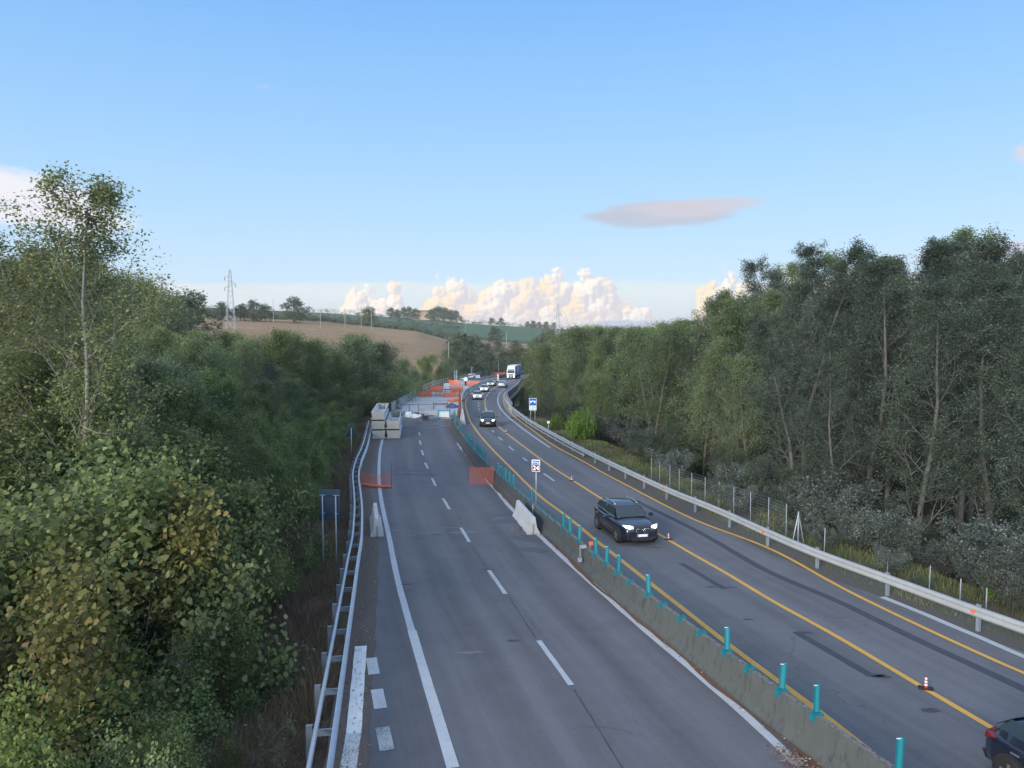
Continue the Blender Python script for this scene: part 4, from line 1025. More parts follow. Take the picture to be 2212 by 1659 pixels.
for i, (px, py, d, k) in enumerate([(520,1050,15,.9),(330,1180,13,.8),(230,1000,18,1.0)]):
    if i == 0: PR['bare'] = gen_rec('bare', 141, 3.8, .03, LF_VINE, BARK_W, nl=8, nb=4, nt=3, base=.1, limb=.35, ang=50, up=-.3, leafn=2, lsize=.06, lr=.1, stems=5, arch=1.3); NAME['bare'] = 'bare_branches'
    x, y, z = atd(px, py, d); plant('bare', x, y, z, label='tangle of bare grey arching branches over the %s' % ('bushes beyond the vine covered ones', 'yellow-green vine leaves on the left', 'shrubs below the tallest aspen')[i], wide=1.2, cat='branches')
# --- the tall thin aspens at the left edge of the picture
def aspen(px, py, d, seed, label, dens=1.0, rad=3.6, bx=None):
    x, y, z = atd(px, py, d); x = x if bx is None else bx; zg = gz(x, y)-.1; h = z-zg
    p = gen_rec('aspen', seed, h, .19, LF_ASPEN, BARK_A, nl=22, nb=8, nt=5, base=.18, limb=.30*rad/3.6, ang=50, up=.6, leafn=int(15*dens), lsize=.15, lr=.45)
    PR['aspen%d' % seed] = p; NAME['aspen'] = 'aspen_tree'; return plant('aspen%d' % seed, x, y, z, label=label, rz=0.0, cat='tree')
aspen(152, 378, 30, 131, 'tall thin aspen with pale trunk, its top highest against the sky on the left', 1.35, 4.2)
aspen(30, 418, 31, 132, 'sparse aspen cut by the left edge of the photo beside the tallest aspen', 1.0, 3.4)
aspen(262, 545, 36, 133, 'shorter thin aspen just right of the tallest one', .9, 3.2)
aspen(90, 512, 34, 134, 'short sparse aspen between the two tallest ones on the left', .8, 3.0)
aspen(-60, 450, 29, 135, 'sparse aspen partly outside the left edge of the photo', .8, 3.0)
# --- right-hand wood
SILX = [1120,1200,1300,1400,1450,1500,1550,1590,1640,1680,1700,1740,1800,1850,1900,1950,1990,2040,2090,2130,2160,2212,2400]
SILY = [735,712,706,710,694,690,640,652,628,600,560,528,545,545,568,556,548,495,520,556,540,525,500]
def sil_r(x, y): return 8.65+(756-float(np.interp(CX+FP*x/y, SILX, SILY)))*y/FP
def right_tree(x, y):
    off = x-rx_at(y); px = CX+FP*x/y
    if px > 2330 or off < 5: return
    if y < 228 and CX+FP*(x-3.6)/y < 1138 and y > 60: return      # keep the sight line to the truck open
    big = px > 1640 and y < 70
    zt = sil_r(x, y)
    zt = zt*RNG.choice((.68, .80, .90, .97, 1.0))
    if off < 9: zt = min(zt, 4+ (off-5)*1.8+RNG.uniform(0, 2))
    zt = max(zt, 3.5)
    if zt < 5.5: key = RNG.choice(['under', 'under', 'broad1'])
    elif big: key = 'poplar%d' % RNG.randrange(3)
    elif px > 1480: key = RNG.choice(['poplar0', 'poplar1', 'popgreen0', 'popgreen1'])
    else: key = RNG.choice(['popgreen0', 'popgreen1', 'broad0', 'broad2', 'broad1'])
    if y > 55:
        lim = off-.8; rr_ = PR[key]['r']*(zt-gz(x, y))/PR[key]['h']
        if rr_*1.1 > lim and y > 85: key = 'under' if lim < 2.5 else key; zt = min(zt, gz(x, y)+max(2.0, PR[key]['h']*lim/(PR[key]['r']*1.15)))
    plant(key, x, y, zt, label='%s, %s of right wood, %s' % (NL[key], *zone_r(x, y)[::-1]), group='%ss, %s, %s' % (NL[key], *zone_r(x, y)[::-1]), wide=RNG.uniform(.85, 1.15))
fill(36, 72, 5.3, lambda y: (rx_at(y)+9.5, .72*y+6), right_tree)
fill(72, 150, 5.8, lambda y: (rx_at(y)+6.0, min(.72*y+6, rx_at(y)+44)), right_tree)
fill(150, 236, 7.5, lambda y: (rx_at(y)+5.5, rx_at(y)+48), right_tree)
# the poplars with visible trunks
for px, pt, d, key, lab in [(1885,560,45,'poplar1','tall poplar with ivy on its pale trunk, in front of the right hand wood'),(2085,500,43,'poplar0','tallest poplar with several pale trunks near the right edge of the photo'),
                            (1745,528,52,'poplar2','tall poplar with leaning trunk at the left end of the tall row'),(2150,590,37,'poplar1','poplar with a pale leaning trunk near the right edge, close to the guardrail'),
                            (1615,640,60,'popgreen1','green poplar with pointed top stepping down left of the tall row'),(1545,632,66,'popgreen0','bright green poplar with a spire-like top standing against the cloud')]:
    x, y, z = atd(px, pt, d); plant(key, x, y, z, label=lab, wide=1.1)
# undergrowth at the foot of the wood
def under(x, y):
    px = CX+FP*x/y
    if px > 2330: return
    zg = gz(x, y); key = RNG.choice(['under', 'under', 'silver1', 'silver0', 'silver1']) ; h = RNG.uniform(1.4, 3.6)
    plant(key, x, y, zg+h, label='%s at the right wood foot, %s' % (NL[key], zone_r(x, y)[0]), group='%ss at the foot, %s' % (NL[key], zone_r(x, y)[0]))
fill(26, 100, 3.4, lambda y: (rx_at(y)+6.6, rx_at(y)+11), under)
for y in np.arange(17, 52, .95):
    for k in range(1):
        x = rx_at(y)+RNG.uniform(2.4, 6.2)
        if x > .72*y+2: continue
        plant('silver%d' % RNG.randrange(2), x, y, gz(x, y)+RNG.choice((.7, 1.1, 1.5, 2.1, 2.7))*RNG.uniform(.8, 1.2), label='silvery young poplar bush on the right verge, %s' % zone_r(x, y)[0], group='silvery verge bushes, '+zone_r(x, y)[0])
for px, pt, d, h in [(1780,1060,39,0),(1860,1130,34,0),(2040,1160,31,0),(1990,1240,28,0)]:
    x, y, z = atd(px, pt, d); plant('silver0', x, y, z, label='large silvery poplar bush behind the wire fence on the right', group='large silvery bushes on the right', wide=1.2)
x, y, z = atd(1248, 872, 75); plant('lime', x, y, z, label='bright yellow-green leafy shrub beside the viaduct sign', wide=1.0, free=True)
x, y, z = atd(1200, 886, 84); plant('lime', x, y, z, label='light green shrub just left of the brightest one by the small marker post', wide=.9)
x, y, z = atd(2160, 1255, 27); plant('lime', x, y, z, s=.34, label='small fresh green shrub among the silvery bushes near the right edge')
# --- scrub slope and trees across the valley
for (px, py, d, key) in [(1010,752,250,'far0'),(985,735,300,'far2'),(1030,772,262,'far1'),(1060,760,300,'far0'),(1090,752,330,'far2'),(1120,748,330,'far1'),(1050,742,380,'far0'),(1000,790,246,'far1'),(1078,778,285,'far0'),(1105,776,300,'far2'),
        (1140,762,290,'far0'),(1150,735,400,'far1'),(1115,735,420,'far0'),(1075,735,420,'far2'),(975,760,268,'far1'),(995,715,330,'far2'),(1020,722,340,'far2'),(960,782,240,'far0'),(1168,725,380,'far2'),(1185,712,420,'far1')]:
    x, y, z = atd(px, py, d); plant(key, x, y, z, label='rounded scrubby tree on the slope beyond the bridge works', group='scrubby trees beyond the bridge', wide=1.2)
SKY_T = [(410,626,230,'far1','dark round tree on the skyline left of the near pylon'),(480,652,420,'far0','tree on the skyline just behind the near pylon'),(548,648,430,'far0','low wide tree on the skyline right of the near pylon'),(520,655,430,'far2','low tree on the skyline beside the foot of the near pylon'),(572,656,440,'far1','small dark tree on the skyline right of the pylon'),
         (635,640,440,'far2','large pale rounded tree standing alone on the skyline'),(797,662,520,'far1','dark bushy tree at the top corner of the ploughed field')]
for (px, py, d, key, lab) in SKY_T:
    x, y, z = atd(px, py, d); plant(key, x, y, z, label=lab, wide=1.3)
for (px, py, d) in [(845,664,880),(858,668,880),(872,663,880),(884,662,880),(897,666,880),(945,661,870),(958,663,870),(972,668,870),(985,670,870),(930,668,880),(1062,686,880),(1082,686,880),(1140,694,900),(1152,692,900),(1165,695,900),(1180,694,900),(1197,696,900)]:
    x, y, z = atd(px, py, d); plant('far1', x, y, z, label='dark tree in the row on the far ridge by the farmhouse', group='trees on the far ridge', wide=1.25)
for (px, py, d) in [(1578,700,230),(1392,706,260),(1408,705,262),(1560,706,235),(1600,704,225),(1460,706,250)]:
    x, y, z = atd(px, py, d); plant('conifer', x, y, z, label='small dark conifer poking above the right hand wood', group='conifers above the right hand wood')
x, y, z = atd(1070, 705, 520); plant('far0', x, y, z, label='lone round tree in the green field below the far ridge', wide=1.2)
# --- far masses nobody could count: one object each, kind stuff
def mass(name, pts, hgt, seed, leafmat, label, leaf=.5, per=260, rad=2.6):
    rng = np.random.RandomState(seed); cen = []; tin = []
    for (x, y, k) in pts:
        zg = gz(x, y); n = per; h = hgt*k*rng.uniform(.7, 1.2); r = rad*k*rng.uniform(.8, 1.3)
        ns = 5; st = rng.uniform(-.25, .25)
        for s_ in range(ns):
            c = np.array([x+rng.uniform(-.6, .6)*r, y+rng.uniform(-.6, .6)*r, zg+h*rng.uniform(.25, .72)])
            P = c+sph(rng, n//ns)*np.array([r*.62, r*.62, h*.34])*rng.uniform(.6, 1.05, size=(n//ns, 1)); P[:, 2] = np.maximum(P[:, 2], zg+.1)
            cen.append(P); tin.append(.45+st+rng.uniform(-.1, .1)+rng.uniform(-.2, .2, n//ns))
    cen = np.concatenate(cen); tin = np.concatenate(tin)
    o = bpy.data.objects.new(name, leafmesh(name, cen, leaf*rng.uniform(.6, 1.3, len(cen)), tin, rng, leafmat)); COL.objects.link(o)
    return props(o, label, 'woodland', None, 'stuff')
rg = random.Random(5)
hill = []
for _ in range(1500):
    d = rg.uniform(118, 250); px = rg.uniform(-420, 400); x = (px-CX)*d/FP
    if px > 330 and d > 225: continue
    if lx_at(d)-x < 30: continue
    hill.append((x, d, rg.uniform(.8, 1.25)))
mass('hill_woodland', hill, 7.5, 21, LF_DARK, 'dark wooded hill behind the thin aspens on the left', .42, 330, 3.2)
hg = []
for x0, y0, x1, y1, d0_, d1_, n in [(380,672,700,693,470,480,150),(690,690,975,737,486,486,120),(700,683,1000,700,640,640,70),(860,696,1000,704,760,760,50),(640,676,900,690,905,905,70),(990,697,1250,712,905,905,90),(975,735,975,790,300,470,40)]:
    for i in range(n):
        f = rg.random(); px = x0+(x1-x0)*f+rg.uniform(-3, 3); d = d0_+(d1_-d0_)*f+rg.uniform(-5, 5); hg.append(((px-CX)*d/FP, d, rg.uniform(.35, 1.0)*(1.3 if d > 800 else 1)))
mass('hedgerow', hg, 5.5, 22, LF_FAR, 'dark hedges along the edges of the brown and green fields', .55, 130, 3.0)
sc = []
for _ in range(520):
    px = rg.uniform(955, 1320); d = rg.uniform(238, 470); x = (px-CX)*d/FP
    if min((x-fx)**2+(d-fy)**2 for fx, fy in zip(FX[::4], FY[::4])) < 19**2: continue
    if px < 1000 and d > 330: continue
    if d > 380 and rg.random() < .6: continue
    sc.append((x, d, rg.uniform(.5, 1.1)))
mass('scrub', sc, 4.6, 23, LF_FAR, 'rough green scrub on the slope beyond the viaduct', .40, 220, 3.4)
vs_ = []
for _ in range(260):
    d = rg.uniform(104, 215); s_ = rg.choice((-1, 1)); x = (lx_at(d)-rg.uniform(4, 34)) if s_ < 0 else (rx_at(d)+rg.uniform(3, 14)); vs_.append((x, d, rg.uniform(.6, 1.1)))
mass('valley_scrub', vs_, 4.5, 24, LF_DARK, 'dark undergrowth in the valley under the viaduct', .30, 300, 2.8)
# --- verge grass
def grass(name, n, xf, hmin, hmax, stops, label, seed, lean=.5):
    rng = np.random.RandomState(seed); y = rng.uniform(8, 1, n); y = 8+(96-8)*rng.uniform(0, 1, n)**1.7
    a, b = xf(y); x = a+(b-a)*rng.uniform(0, 1, n); z = ground_z(x, y)
    k = 1+np.clip((y-20)/40, 0, 2.2)
    h = rng.uniform(hmin, hmax, n)*(0.75+.5*np.sin(x*1.7)*np.sin(y*.9)); w = .012*k*rng.uniform(.7, 1.5, n); an = rng.uniform(0, 6.28, n)
    dx, dy = np.cos(an)*w, np.sin(an)*w; l1 = rng.normal(size=n)*lean*h*.5; l2 = rng.normal(size=n)*lean*h*.5
    v = np.empty((n, 3, 3)); v[:, 0] = np.stack([x-dx, y-dy, z-.05], 1); v[:, 1] = np.stack([x+dx, y+dy, z-.05], 1); v[:, 2] = np.stack([x+l1, y+l2, z+h], 1)
    me = bpy.data.meshes.new(name); me.vertices.add(n*3); me.vertices.foreach_set('co', v.ravel().astype(np.float32)); me.loops.add(n*3); me.loops.foreach_set('vertex_index', np.arange(n*3, dtype=np.int32))
    me.polygons.add(n); me.polygons.foreach_set('loop_start', np.arange(0, n*3, 3, dtype=np.int32)); me.update(calc_edges=True)
    at_ = me.attributes.new('tint', 'FLOAT', 'FACE'); at_.data.foreach_set('value', np.clip(.5+.3*np.sin(x*.8+1)*np.sin(y*.45)+rng.uniform(-.3, .3, n), 0, 1).astype(np.float32))
    me.materials.append(m_leaf(name+'_blades', stops, .3)); o = bpy.data.objects.new(name, me); COL.objects.link(o); props(o, label, 'grass', None, 'stuff')
xl_ = lambda y: np.interp(y, ly, lx)
xr_ = lambda y: np.interp(y, ry, rx)
grass('dry_grass', 110000, lambda y: (xl_(y)-6.5, xl_(y)-.35), .25, .85, [G(.12,.085,.065), G(.19,.14,.10), G(.24,.19,.12), G(.14,.16,.08)], 'dry brown grass and weeds on the bank left of the guardrail', 1, .9)
grass('verge_grass', 60000, lambda y: (xr_(y)+.5, xr_(y)+5.5), .10, .42, [G(.12,.105,.065), G(.15,.15,.08), G(.13,.18,.06), G(.30,.25,.14)], 'short patchy grass along the right verge behind the guardrail', 2)
for (px, py, h) in [(640,1590,1.1),(655,1535,.9),(700,1300,1.0),(690,1480,.7),(620,1650,1.2),(712,1220,.8)]:
    x, y = at(px, py, -.6); plant('silver1', x, y, gz(x, y)+h, label='feathery pale green weed on the bank beside the left guardrail', group='tall weeds by the left guardrail', wide=.55, name='weed', cat='weed')
# ------------------------------------------------------------------ text helper (letters become mesh)
def text(name, s, size, m, parent, loc, rot, align='CENTER', depth=0.002, bold=0.0, xs=1.0):
    c = bpy.data.curves.new(name, 'FONT'); c.body = s; c.size = size; c.align_x = align; c.align_y = 'CENTER'; c.extrude = depth; c.offset = bold
    t = bpy.data.objects.new(name, c); COL.objects.link(t)
    me = bpy.data.meshes.new_from_object(t.evaluated_get(bpy.context.evaluated_depsgraph_get())); bpy.data.objects.remove(t)
    me.materials.clear(); me.materials.append(m); me.name = name
    o = bpy.data.objects.new(name, me); COL.objects.link(o); o.parent = parent; o.location = loc; o.rotation_euler = rot; o.scale = (xs, 1, 1)
    return o
def rrect(w, h, r, n=4):
    pts = []
    for cx, cy, a0 in ((w/2-r, h/2-r, 0), (-w/2+r, h/2-r, 90), (-w/2+r, -h/2+r, 180), (w/2-r, -h/2+r, 270)):
        for i in range(n+1):
            a = math.radians(a0+90*i/n); pts.append((cx+r*math.cos(a), cy+r*math.sin(a)))
    return pts
def plate(name, poly, y0, y1, z, m, parent, x=0.0):
    """flat upright panel facing -y"""
    b = MB(); b.extrude(poly, lambda p, t: (x+p[0], t, z+p[1]), y0, y1); return b.build(name, m, parent)
FACE = (PI/2, 0, 0)
# ------------------------------------------------------------------ signs
def km_sign():
    p, _ = snap(1144, 1092.5); d = p.y
    top = H-(993-756)*d/FP*1.0; w, h = .46, .64; zc = top-h/2
    e = empty('kilometre_sign', (p.x, p.y, MB_H), math.radians(-14), 'blue and maroon road sign reading 24 on a thin pole clamped to the median barrier', 'road sign')
    zc -= MB_H
    m = MB(); m.tube([(0, .03, -.1), (0, .03, zc+h/2-.05)], .024, 8); m.build('pole', GALV, e, True)
    m = MB(); m.box((-.16, -.10, -.005), (-.12, .12, .03)); m.box((-.16, -.13, -.62), (-.11, -.10, .03)); m.box((-.12, .0, .0), (.06, .05, .02)); m.build('clamp', GALV_W, e)
    plate('panel', rrect(w, h, .05), -.035, .02, zc, SIGN_BLACK, e)
    plate('border', rrect(w-.035, h-.035, .045), -.038, -.0355, zc, SIGN_WHITE, e)
    plate('maroon_field', rrect(w-.085, h-.085, .03), -.041, -.0385, zc, SIGN_MAROON, e)
    plate('white_frame', rrect(w-.10, .235, .03), -.044, -.0415, zc+.155, SIGN_WHITE, e)
    plate('blue_field', rrect(w-.125, .205, .025), -.047, -.0445, zc+.155, SIGN_BLUE, e)
    text('number', '24', .31, SIGN_WHITE, e, (0, -.043, zc-.125), FACE, bold=.008)
    text('road_name', 'SS 3 bis', .125, SIGN_WHITE, e, (0, -.049, zc+.155), FACE, bold=.003, xs=.82)
km_sign()
def via_sign():
    x, y, z = atd(1151, 859.5, 90); zg = gz(x, y); e = empty('viaduct_sign', (x, y, zg), math.radians(-4), 'blue bridge symbol sign with white name plates on two posts behind the right guardrail', 'road sign')
    zt = z-zg; w = .94
    for s in (-1, 1):
        m = MB(); m.tube([(s*.26, .04, -.3), (s*.26, .04, zt-.1)], .035, 8); m.build('post', GALV, e, True)
    plate('panel', rrect(w, .95, .06), -.03, .02, zt-.475, SIGN_BLACK, e)
    plate('border', rrect(w-.06, .89, .05), -.034, -.0305, zt-.475, SIGN_WHITE, e)
    plate('blue_field', rrect(w-.14, .81, .035), -.038, -.0345, zt-.475, SIGN_BLUE, e)
    b = MB(); arch = [(-.30, .16), (-.30, -.12), (-.235, -.12)] + [(-.20+.20*(1-math.cos(a)), -.12+.19*math.sin(a)) for a in [PI*i/12 for i in range(13)]] + [(.235, -.12), (.30, -.12), (.30, .16)]
    b.extrude([(x_, z_) for x_, z_ in arch], lambda p, t: (p[0], t, zt-.50+p[1]), -.043, -.039); b.build('bridge_symbol', SIGN_WHITE, e)
    plate('name_plate', rrect(w-.08, .24, .02), -.034, -.01, zt-1.075, SIGN_WHITE, e); plate('length_plate', rrect(w-.08, .24, .02), -.034, -.01, zt-1.335, SIGN_WHITE, e)
    text('name', 'Loc. di Fosso', .155, SIGN_BLACK, e, (0, -.037, zt-1.075), FACE, bold=.003, xs=.84)
    text('length', '1900 m', .15, SIGN_BLACK, e, (0, -.037, zt-1.335), FACE, bold=.003, xs=.85)
    for s in (-1, 1):
        b = MB(); b.extrude([(-.02, -.08), (.02, -.08), (.02, .02), (.05, .02), (0, .08), (-.05, .02), (-.02, .02)], lambda p, t: (s*.31+p[0], t, zt-1.335+p[1]), -.039, -.035); b.build('arrow', SIGN_BLACK, e)
via_sign()
def marker():
    x, y, z = atd(1184.5, 909, 79); zg = gz(x, y); zt = z-zg; e = empty('marker_post', (x, y, zg), 0, 'small white distance marker plate on a short post behind the right guardrail', 'road marker')
    m = MB(); m.tube([(.01, .03, -.3), (.01, .03, zt-.05)], .03, 8); m.build('post', GALV, e, True)
    plate('plate', rrect(.26, .27, .02), -.02, .01, zt-.135, SIGN_WHITE, e); plate('cap', rrect(.30, .06, .02), -.03, .02, zt+.02, SIGN_BLACK, e)
    text('figures', 'II', .10, SIGN_BLACK, e, (0, -.023, zt-.10), FACE); 
marker()
def back_sign():
    e0 = at(701, 1200, -1.3); d = 29.5
    xl, _, zt = atd(688, 1057, d); xr, _, _ = atd(736, 1053, d); _, _, zb = atd(700, 1124, d); x = (xl+xr)/2; zg = gz(x, d)
    e = empty('road_sign_back', (x, d, zg), math.radians(-8), 'large dark panel sign seen from behind on two pale posts on the left bank', 'road sign')
    w = xr-xl; plate('panel', rrect(w, zt-zb, .02), -.012, .012, (zt+zb)/2-zg, SIGNBACK, e)
    plate('edge', rrect(w+.012, zt-zb+.012, .02), .0125, .03, (zt+zb)/2-zg, SIGN_BLACK, e)
    for s in (-1, 1):
        m = MB(); m.tube([(s*w*.31, -.06, -.4), (s*w*.31, -.06, zt-zg-.22)], .033, 8); m.box((s*w*.31-.13, -.05, zt-zg-.24), (s*w*.31+.13, -.02, zt-zg-.21)); m.box((s*w*.31-.09, -.05, zt-zg-.95), (s*w*.31+.09, -.02, zt-zg-.92)); m.build('post', GALV_D, e, True)
    m = MB(); m.box((-w*.45, -.035, zt-zg-.26), (w*.45, -.0125, zt-zg-.235)); m.box((-w*.45, -.035, zt-zg-.97), (w*.45, -.0125, zt-zg-.945)); m.build('rail', SIGN_BLACK, e)
back_sign()
def tri_sign():
    d = 62; x, _, zt = atd(759, 920, d); _, _, zb = atd(759, 942.5, d); zg = gz(x, d); e = empty('road_sign_back', (x, d, zg), 0, 'dark triangular warning sign seen from behind beyond the left guardrail', 'road sign')
    h = zt-zb; b = MB(); b.extrude([(-.47, 0), (.47, 0), (.05, h), (-.05, h)], lambda p, t: (p[0], t, zb-zg+p[1]), -.012, .012); b.build('panel', SIGNBACK, e)
    m = MB(); m.tube([(0, -.05, -.3), (0, -.05, zt-zg-.15)], .035, 8); m.build('post', GALV, e, True)
tri_sign()
def far_sign(px, py0, py1, d, w, label, posts=1, tri=False, circ=False):
    x, _, zt = atd(px, py0, d); _, _, zb = atd(px, py1, d); zg = max(gz(x, d), -0.2); h = zt-zb
    e = empty('road_sign_back', (x, d, zg), 0, label, 'road sign')
    poly = rrect(w, h, .03) if not circ else [(w/2*math.cos(a), h/2*math.sin(a)) for a in [2*PI*i/20 for i in range(20)]]
    plate('panel', poly, -.015, .015, (zt+zb)/2-zg, SIGNBACK, e)
    for s in ((0,) if posts == 1 else (-1, 1)):
        m = MB(); m.tube([(s*w*.3, -.07, -.3), (s*w*.3, -.07, zt-zg-.15)], .07, 6); m.build('post', GALV, e, True)
Q2 = lambda u, v: (783+u/5.852, 783+v/5.852)
far_sign(Q2(1180,0)[0], Q2(0,90)[1], Q2(0,155)[1], 172, .68, 'dark rectangular sign seen from behind on two posts beside the bridge works', 2)
far_sign(Q2(1383,0)[0], Q2(0,45)[1], Q2(0,120)[1], 214, .75, 'dark round-ended sign seen from behind in front of the far guardrail', 1, circ=True)
far_sign(Q2(1718,0)[0], Q2(0,-5)[1], Q2(0,75)[1], 262, .9, 'dark sign seen from behind on a pale post left of the truck', 1)
far_sign(Q2(2003,0)[0], Q2(0,5)[1], Q2(0,45)[1], 300, 1.3, 'small dark sign back showing just above the truck trailer', 1)

# ------------------------------------------------------------------ cones on the middle line
RING = plain('white_cone_band', (0.60, 0.60, 0.62), 0.4, var=.1)
def cone(px, py, label, s=1.0, rz=.3, dark=False, exact=True):
    x, y = at(px, py); e = empty('lane_cone', (x, y, .008), rz, label, 'traffic cone', 'lane cones along the middle yellow line')
    e.scale = (s, s, s)
    m = MB(); m.prism(rrect(.56, .36, .05), 0, .035); m.build('base', BLACK_RUB, e)
    b = MB(); R_ = RED_PL
    b.tube([(0, 0, .035), (0, 0, .10), (0, 0, .50)], [.10, .07, .045], 12); b.build('body', R_, e, True)
    for z in (.13, .26, .39):
        b = MB(); r = .07-.025*(z-.1)/.4; b.tube([(0, 0, z), (0, 0, z+.085)], [r+.003, r-.003], 12, cap=False); b.build('band', RING, e, True)
for i, (px, py) in enumerate([(2000,1488),(1444,1166),(1235,1039),(1093,935),(1051.5,888),(1048,875.5),(1048.6,866),(1051,858),(1054.4,851.5),(1058.5,846.5),(1067.6,841),(1101,824),(1109,821)]):
    cone(px, py, 'small red and white cone on the middle yellow line, %s from the bottom' % words[i], .62 if i < 3 else .72, rz=-.35 if i < 3 else .2)

# ------------------------------------------------------------------ viaduct under the open carriageway
def viaduct():
    pl = [p for p in open_c if 98 < p.y < 226]; nr = normals(pl)
    c = Vector((-4, 150, 0)); root = empty('viaduct', c, 0, 'grey concrete road viaduct with a solid parapet and tall piers, carrying the open lanes', 'viaduct')
    def bo(p): return float(np.interp(p.y, ry, rx))-p.x
    vs = []; fs = []; n = 6
    for p, r in zip(pl, nr):
        w = bo(p)*r.x+.55
        for (o, z) in [(-.1, -.02), (w, -.02), (w, -.45), (w-1.6, -1.9), (1.4, -1.9), (-.1, -.45)]: vs.append(p+r*o+Vector((0, 0, z))-c)
    for i in range(len(pl)-1):
        for j in range(n): fs.append((i*n+j, i*n+(j+1) % n, (i+1)*n+(j+1) % n, (i+1)*n+j))
    mkobj('deck', vs, fs, CONC_MID, root)
    pp = [p for p in pl if p.y > 112]; par = [p+r*(bo(p)*r.x+.38) for p, r in zip(pp, normals(pp))]
    par += [Vector((5.3,232,0)), Vector((8.0,244,0)), Vector((12,258,0)), Vector((17.5,272,0))]
    vs, fs = sweep(par, [(-.16,-.03),(-.16,.98),(.16,.98),(.16,-.03)]); mkobj('parapet', [Vector(v)-c for v in vs], fs, CONC_MID, root)
    vs, fs = sweep(par, [(.20,-.9),(.20,-.35),(.42,-.35),(.42,-.9)]); mkobj('cornice', [Vector(v)-c for v in vs], fs, CONC_NEW, root)
    for d in (112, 142, 176, 208):
        q = [p for p in pl if p.y > d][0]; w = bo(q); m = MB(); zg = gz(q.x+w/2, q.y)
        m.add([(q.x+1.0-c.x, d-1-c.y, zg-1), (q.x+w-1.0-c.x, d-1-c.y, zg-1), (q.x+w+.2-c.x, d-1-c.y, -1.2), (q.x+.4-c.x, d-1-c.y, -1.2), (q.x+1.0-c.x, d+1-c.y, zg-1), (q.x+w-1.0-c.x, d+1-c.y, zg-1), (q.x+w+.2-c.x, d+1-c.y, -1.2), (q.x+.4-c.x, d+1-c.y, -1.2)],
              [(0,1,2,3),(7,6,5,4),(0,4,5,1),(1,5,6,2),(2,6,7,3),(3,7,4,0)]); m.build('pier', CONC_MID, root)
viaduct()
# short steel handrail just outside the guardrail by the abutment
def handrail(name, pts, h, n, label, m_, pr=.035, infill=None, mid=True, zb=0.0, sheet=None):
    c = Vector(pts[0]); root = empty(name, c, 0, label, 'railing'); P = [Vector(p)-c for p in pts]
    pl = resample(P, (sum((b-a).length for a, b in zip(P[:-1], P[1:])))/n*.999)
    m = MB(); m.tube([p+Vector((0,0,h)) for p in P], pr, 6); m.build('top_rail', m_, root, True)
    if mid:
        m = MB(); m.tube([p+Vector((0,0,h*.52)) for p in P], pr*.8, 6); m.build('middle_rail', m_, root, True)
    for p in pl:
        m = MB(); m.box((p.x-.05, p.y-.05, -.1), (p.x+.05, p.y+.05, h)); m.build('post', m_, root)
    if sheet:
        m = MB()
        for a, b in zip(P[:-1], P[1:]):
            d = (b-a).normalized(); s = Vector((d.y, -d.x, 0))*.02
            m.add([a-s+Vector((0,0,.02)), b-s+Vector((0,0,.02)), b-s+Vector((0,0,h*.9)), a-s+Vector((0,0,h*.9)), a+s+Vector((0,0,.02)), b+s+Vector((0,0,.02)), b+s+Vector((0,0,h*.9)), a+s+Vector((0,0,h*.9))], [(0,1,2,3),(7,6,5,4),(0,4,5,1),(3,2,6,7),(0,3,7,4),(1,5,6,2)])
        m.build('infill_sheet', sheet, root)
    return root
handrail('handrail', [(*at(1104,892,.1)[:2],.1), (*at(1097,878,.1)[:2],.1), (*at(1093.5,866,.1)[:2],.1), (*at(1092,856,.1)[:2],.1)], .95, 9, 'short pale steel railing outside the right guardrail where the viaduct begins', GALV_W)

# ------------------------------------------------------------------ closed deck under reconstruction
def deck(name, corners, z, th, label):
    c = Vector((*corners[0], 0)); root = empty(name, c, 0, label, 'bridge deck'); rr = random.Random(len(label))
    P = [Vector((*p, 0))-c for p in corners]; m = MB()
    m.prism([(p.x, p.y) for p in P], z-th, z); m.build('slab', CONC_DECK, root)
    m = MB(); a, b = P[0], P[1]           # white formwork strip on the face turned to the camera
    m.box((a.x+.2, a.y-.05, z-th*.62), (b.x-.1, a.y-.003, z-th*.55)); m.build('edge_strip', CONC_NEW, root)
    m = MB(); m.prism([(p.x*.96+(P[0].x+P[2].x)*.02, p.y*.985+.12) for p in P], z-1.9, z-th-.01); m.build('girder', CONC_MID, root)
    for i in range(16):                      # laitance, tarpaulins and boards lying on the slab
        u, v = rr.random(), rr.random(); q = P[0].lerp(P[1], u*.8+.08).lerp(P[3].lerp(P[2], u*.8+.08), v*.9+.05); w, l = rr.uniform(.3, 1.6), rr.uniform(.1, .8)
        mkobj('surface_patch', [(q.x-w, q.y-l, z+.004+i*.0004), (q.x+w*.9, q.y-l*.8, z+.004+i*.0004), (q.x+w, q.y+l, z+.004+i*.0004), (q.x-w*.8, q.y+l*.7, z+.004+i*.0004)], [(0,1,2,3)], (CONC_NEW, CONC_MID, DUST)[i % 3], root)
    return root
ZD = .5
g2 = lambda x, y, z=ZD: at(x, y, z)[:2]
deck('bridge_deck', [g2(847,888.5), g2(988,888.5), g2(996,857), g2(898.5,856.5)], ZD, .62, 'pale rough concrete bridge deck slab nearest the camera, with white railing')
deck('bridge_deck', [g2(903,850.5), g2(1000,850.5), g2(1015,833.8), g2(946,833.4)], ZD, .62, 'middle concrete deck slab of the works, between the two rows of orange nets')
deck('bridge_deck', [g2(958,829), g2(1020,829), g2(1040,822), g2(985,821.5)], ZD, .62, 'farthest concrete deck slab of the works, behind the farthest orange nets')
ribbon('works_floor', [Vector((-9.5, 95.2, 0)), Vector((-9.5, 103.0, 0))], -6.3, 3.0, -.02, CONC_MID)
SHEET = plain('grey_net_sheet', (.36, .39, .43), .6, var=.4, scale=3)
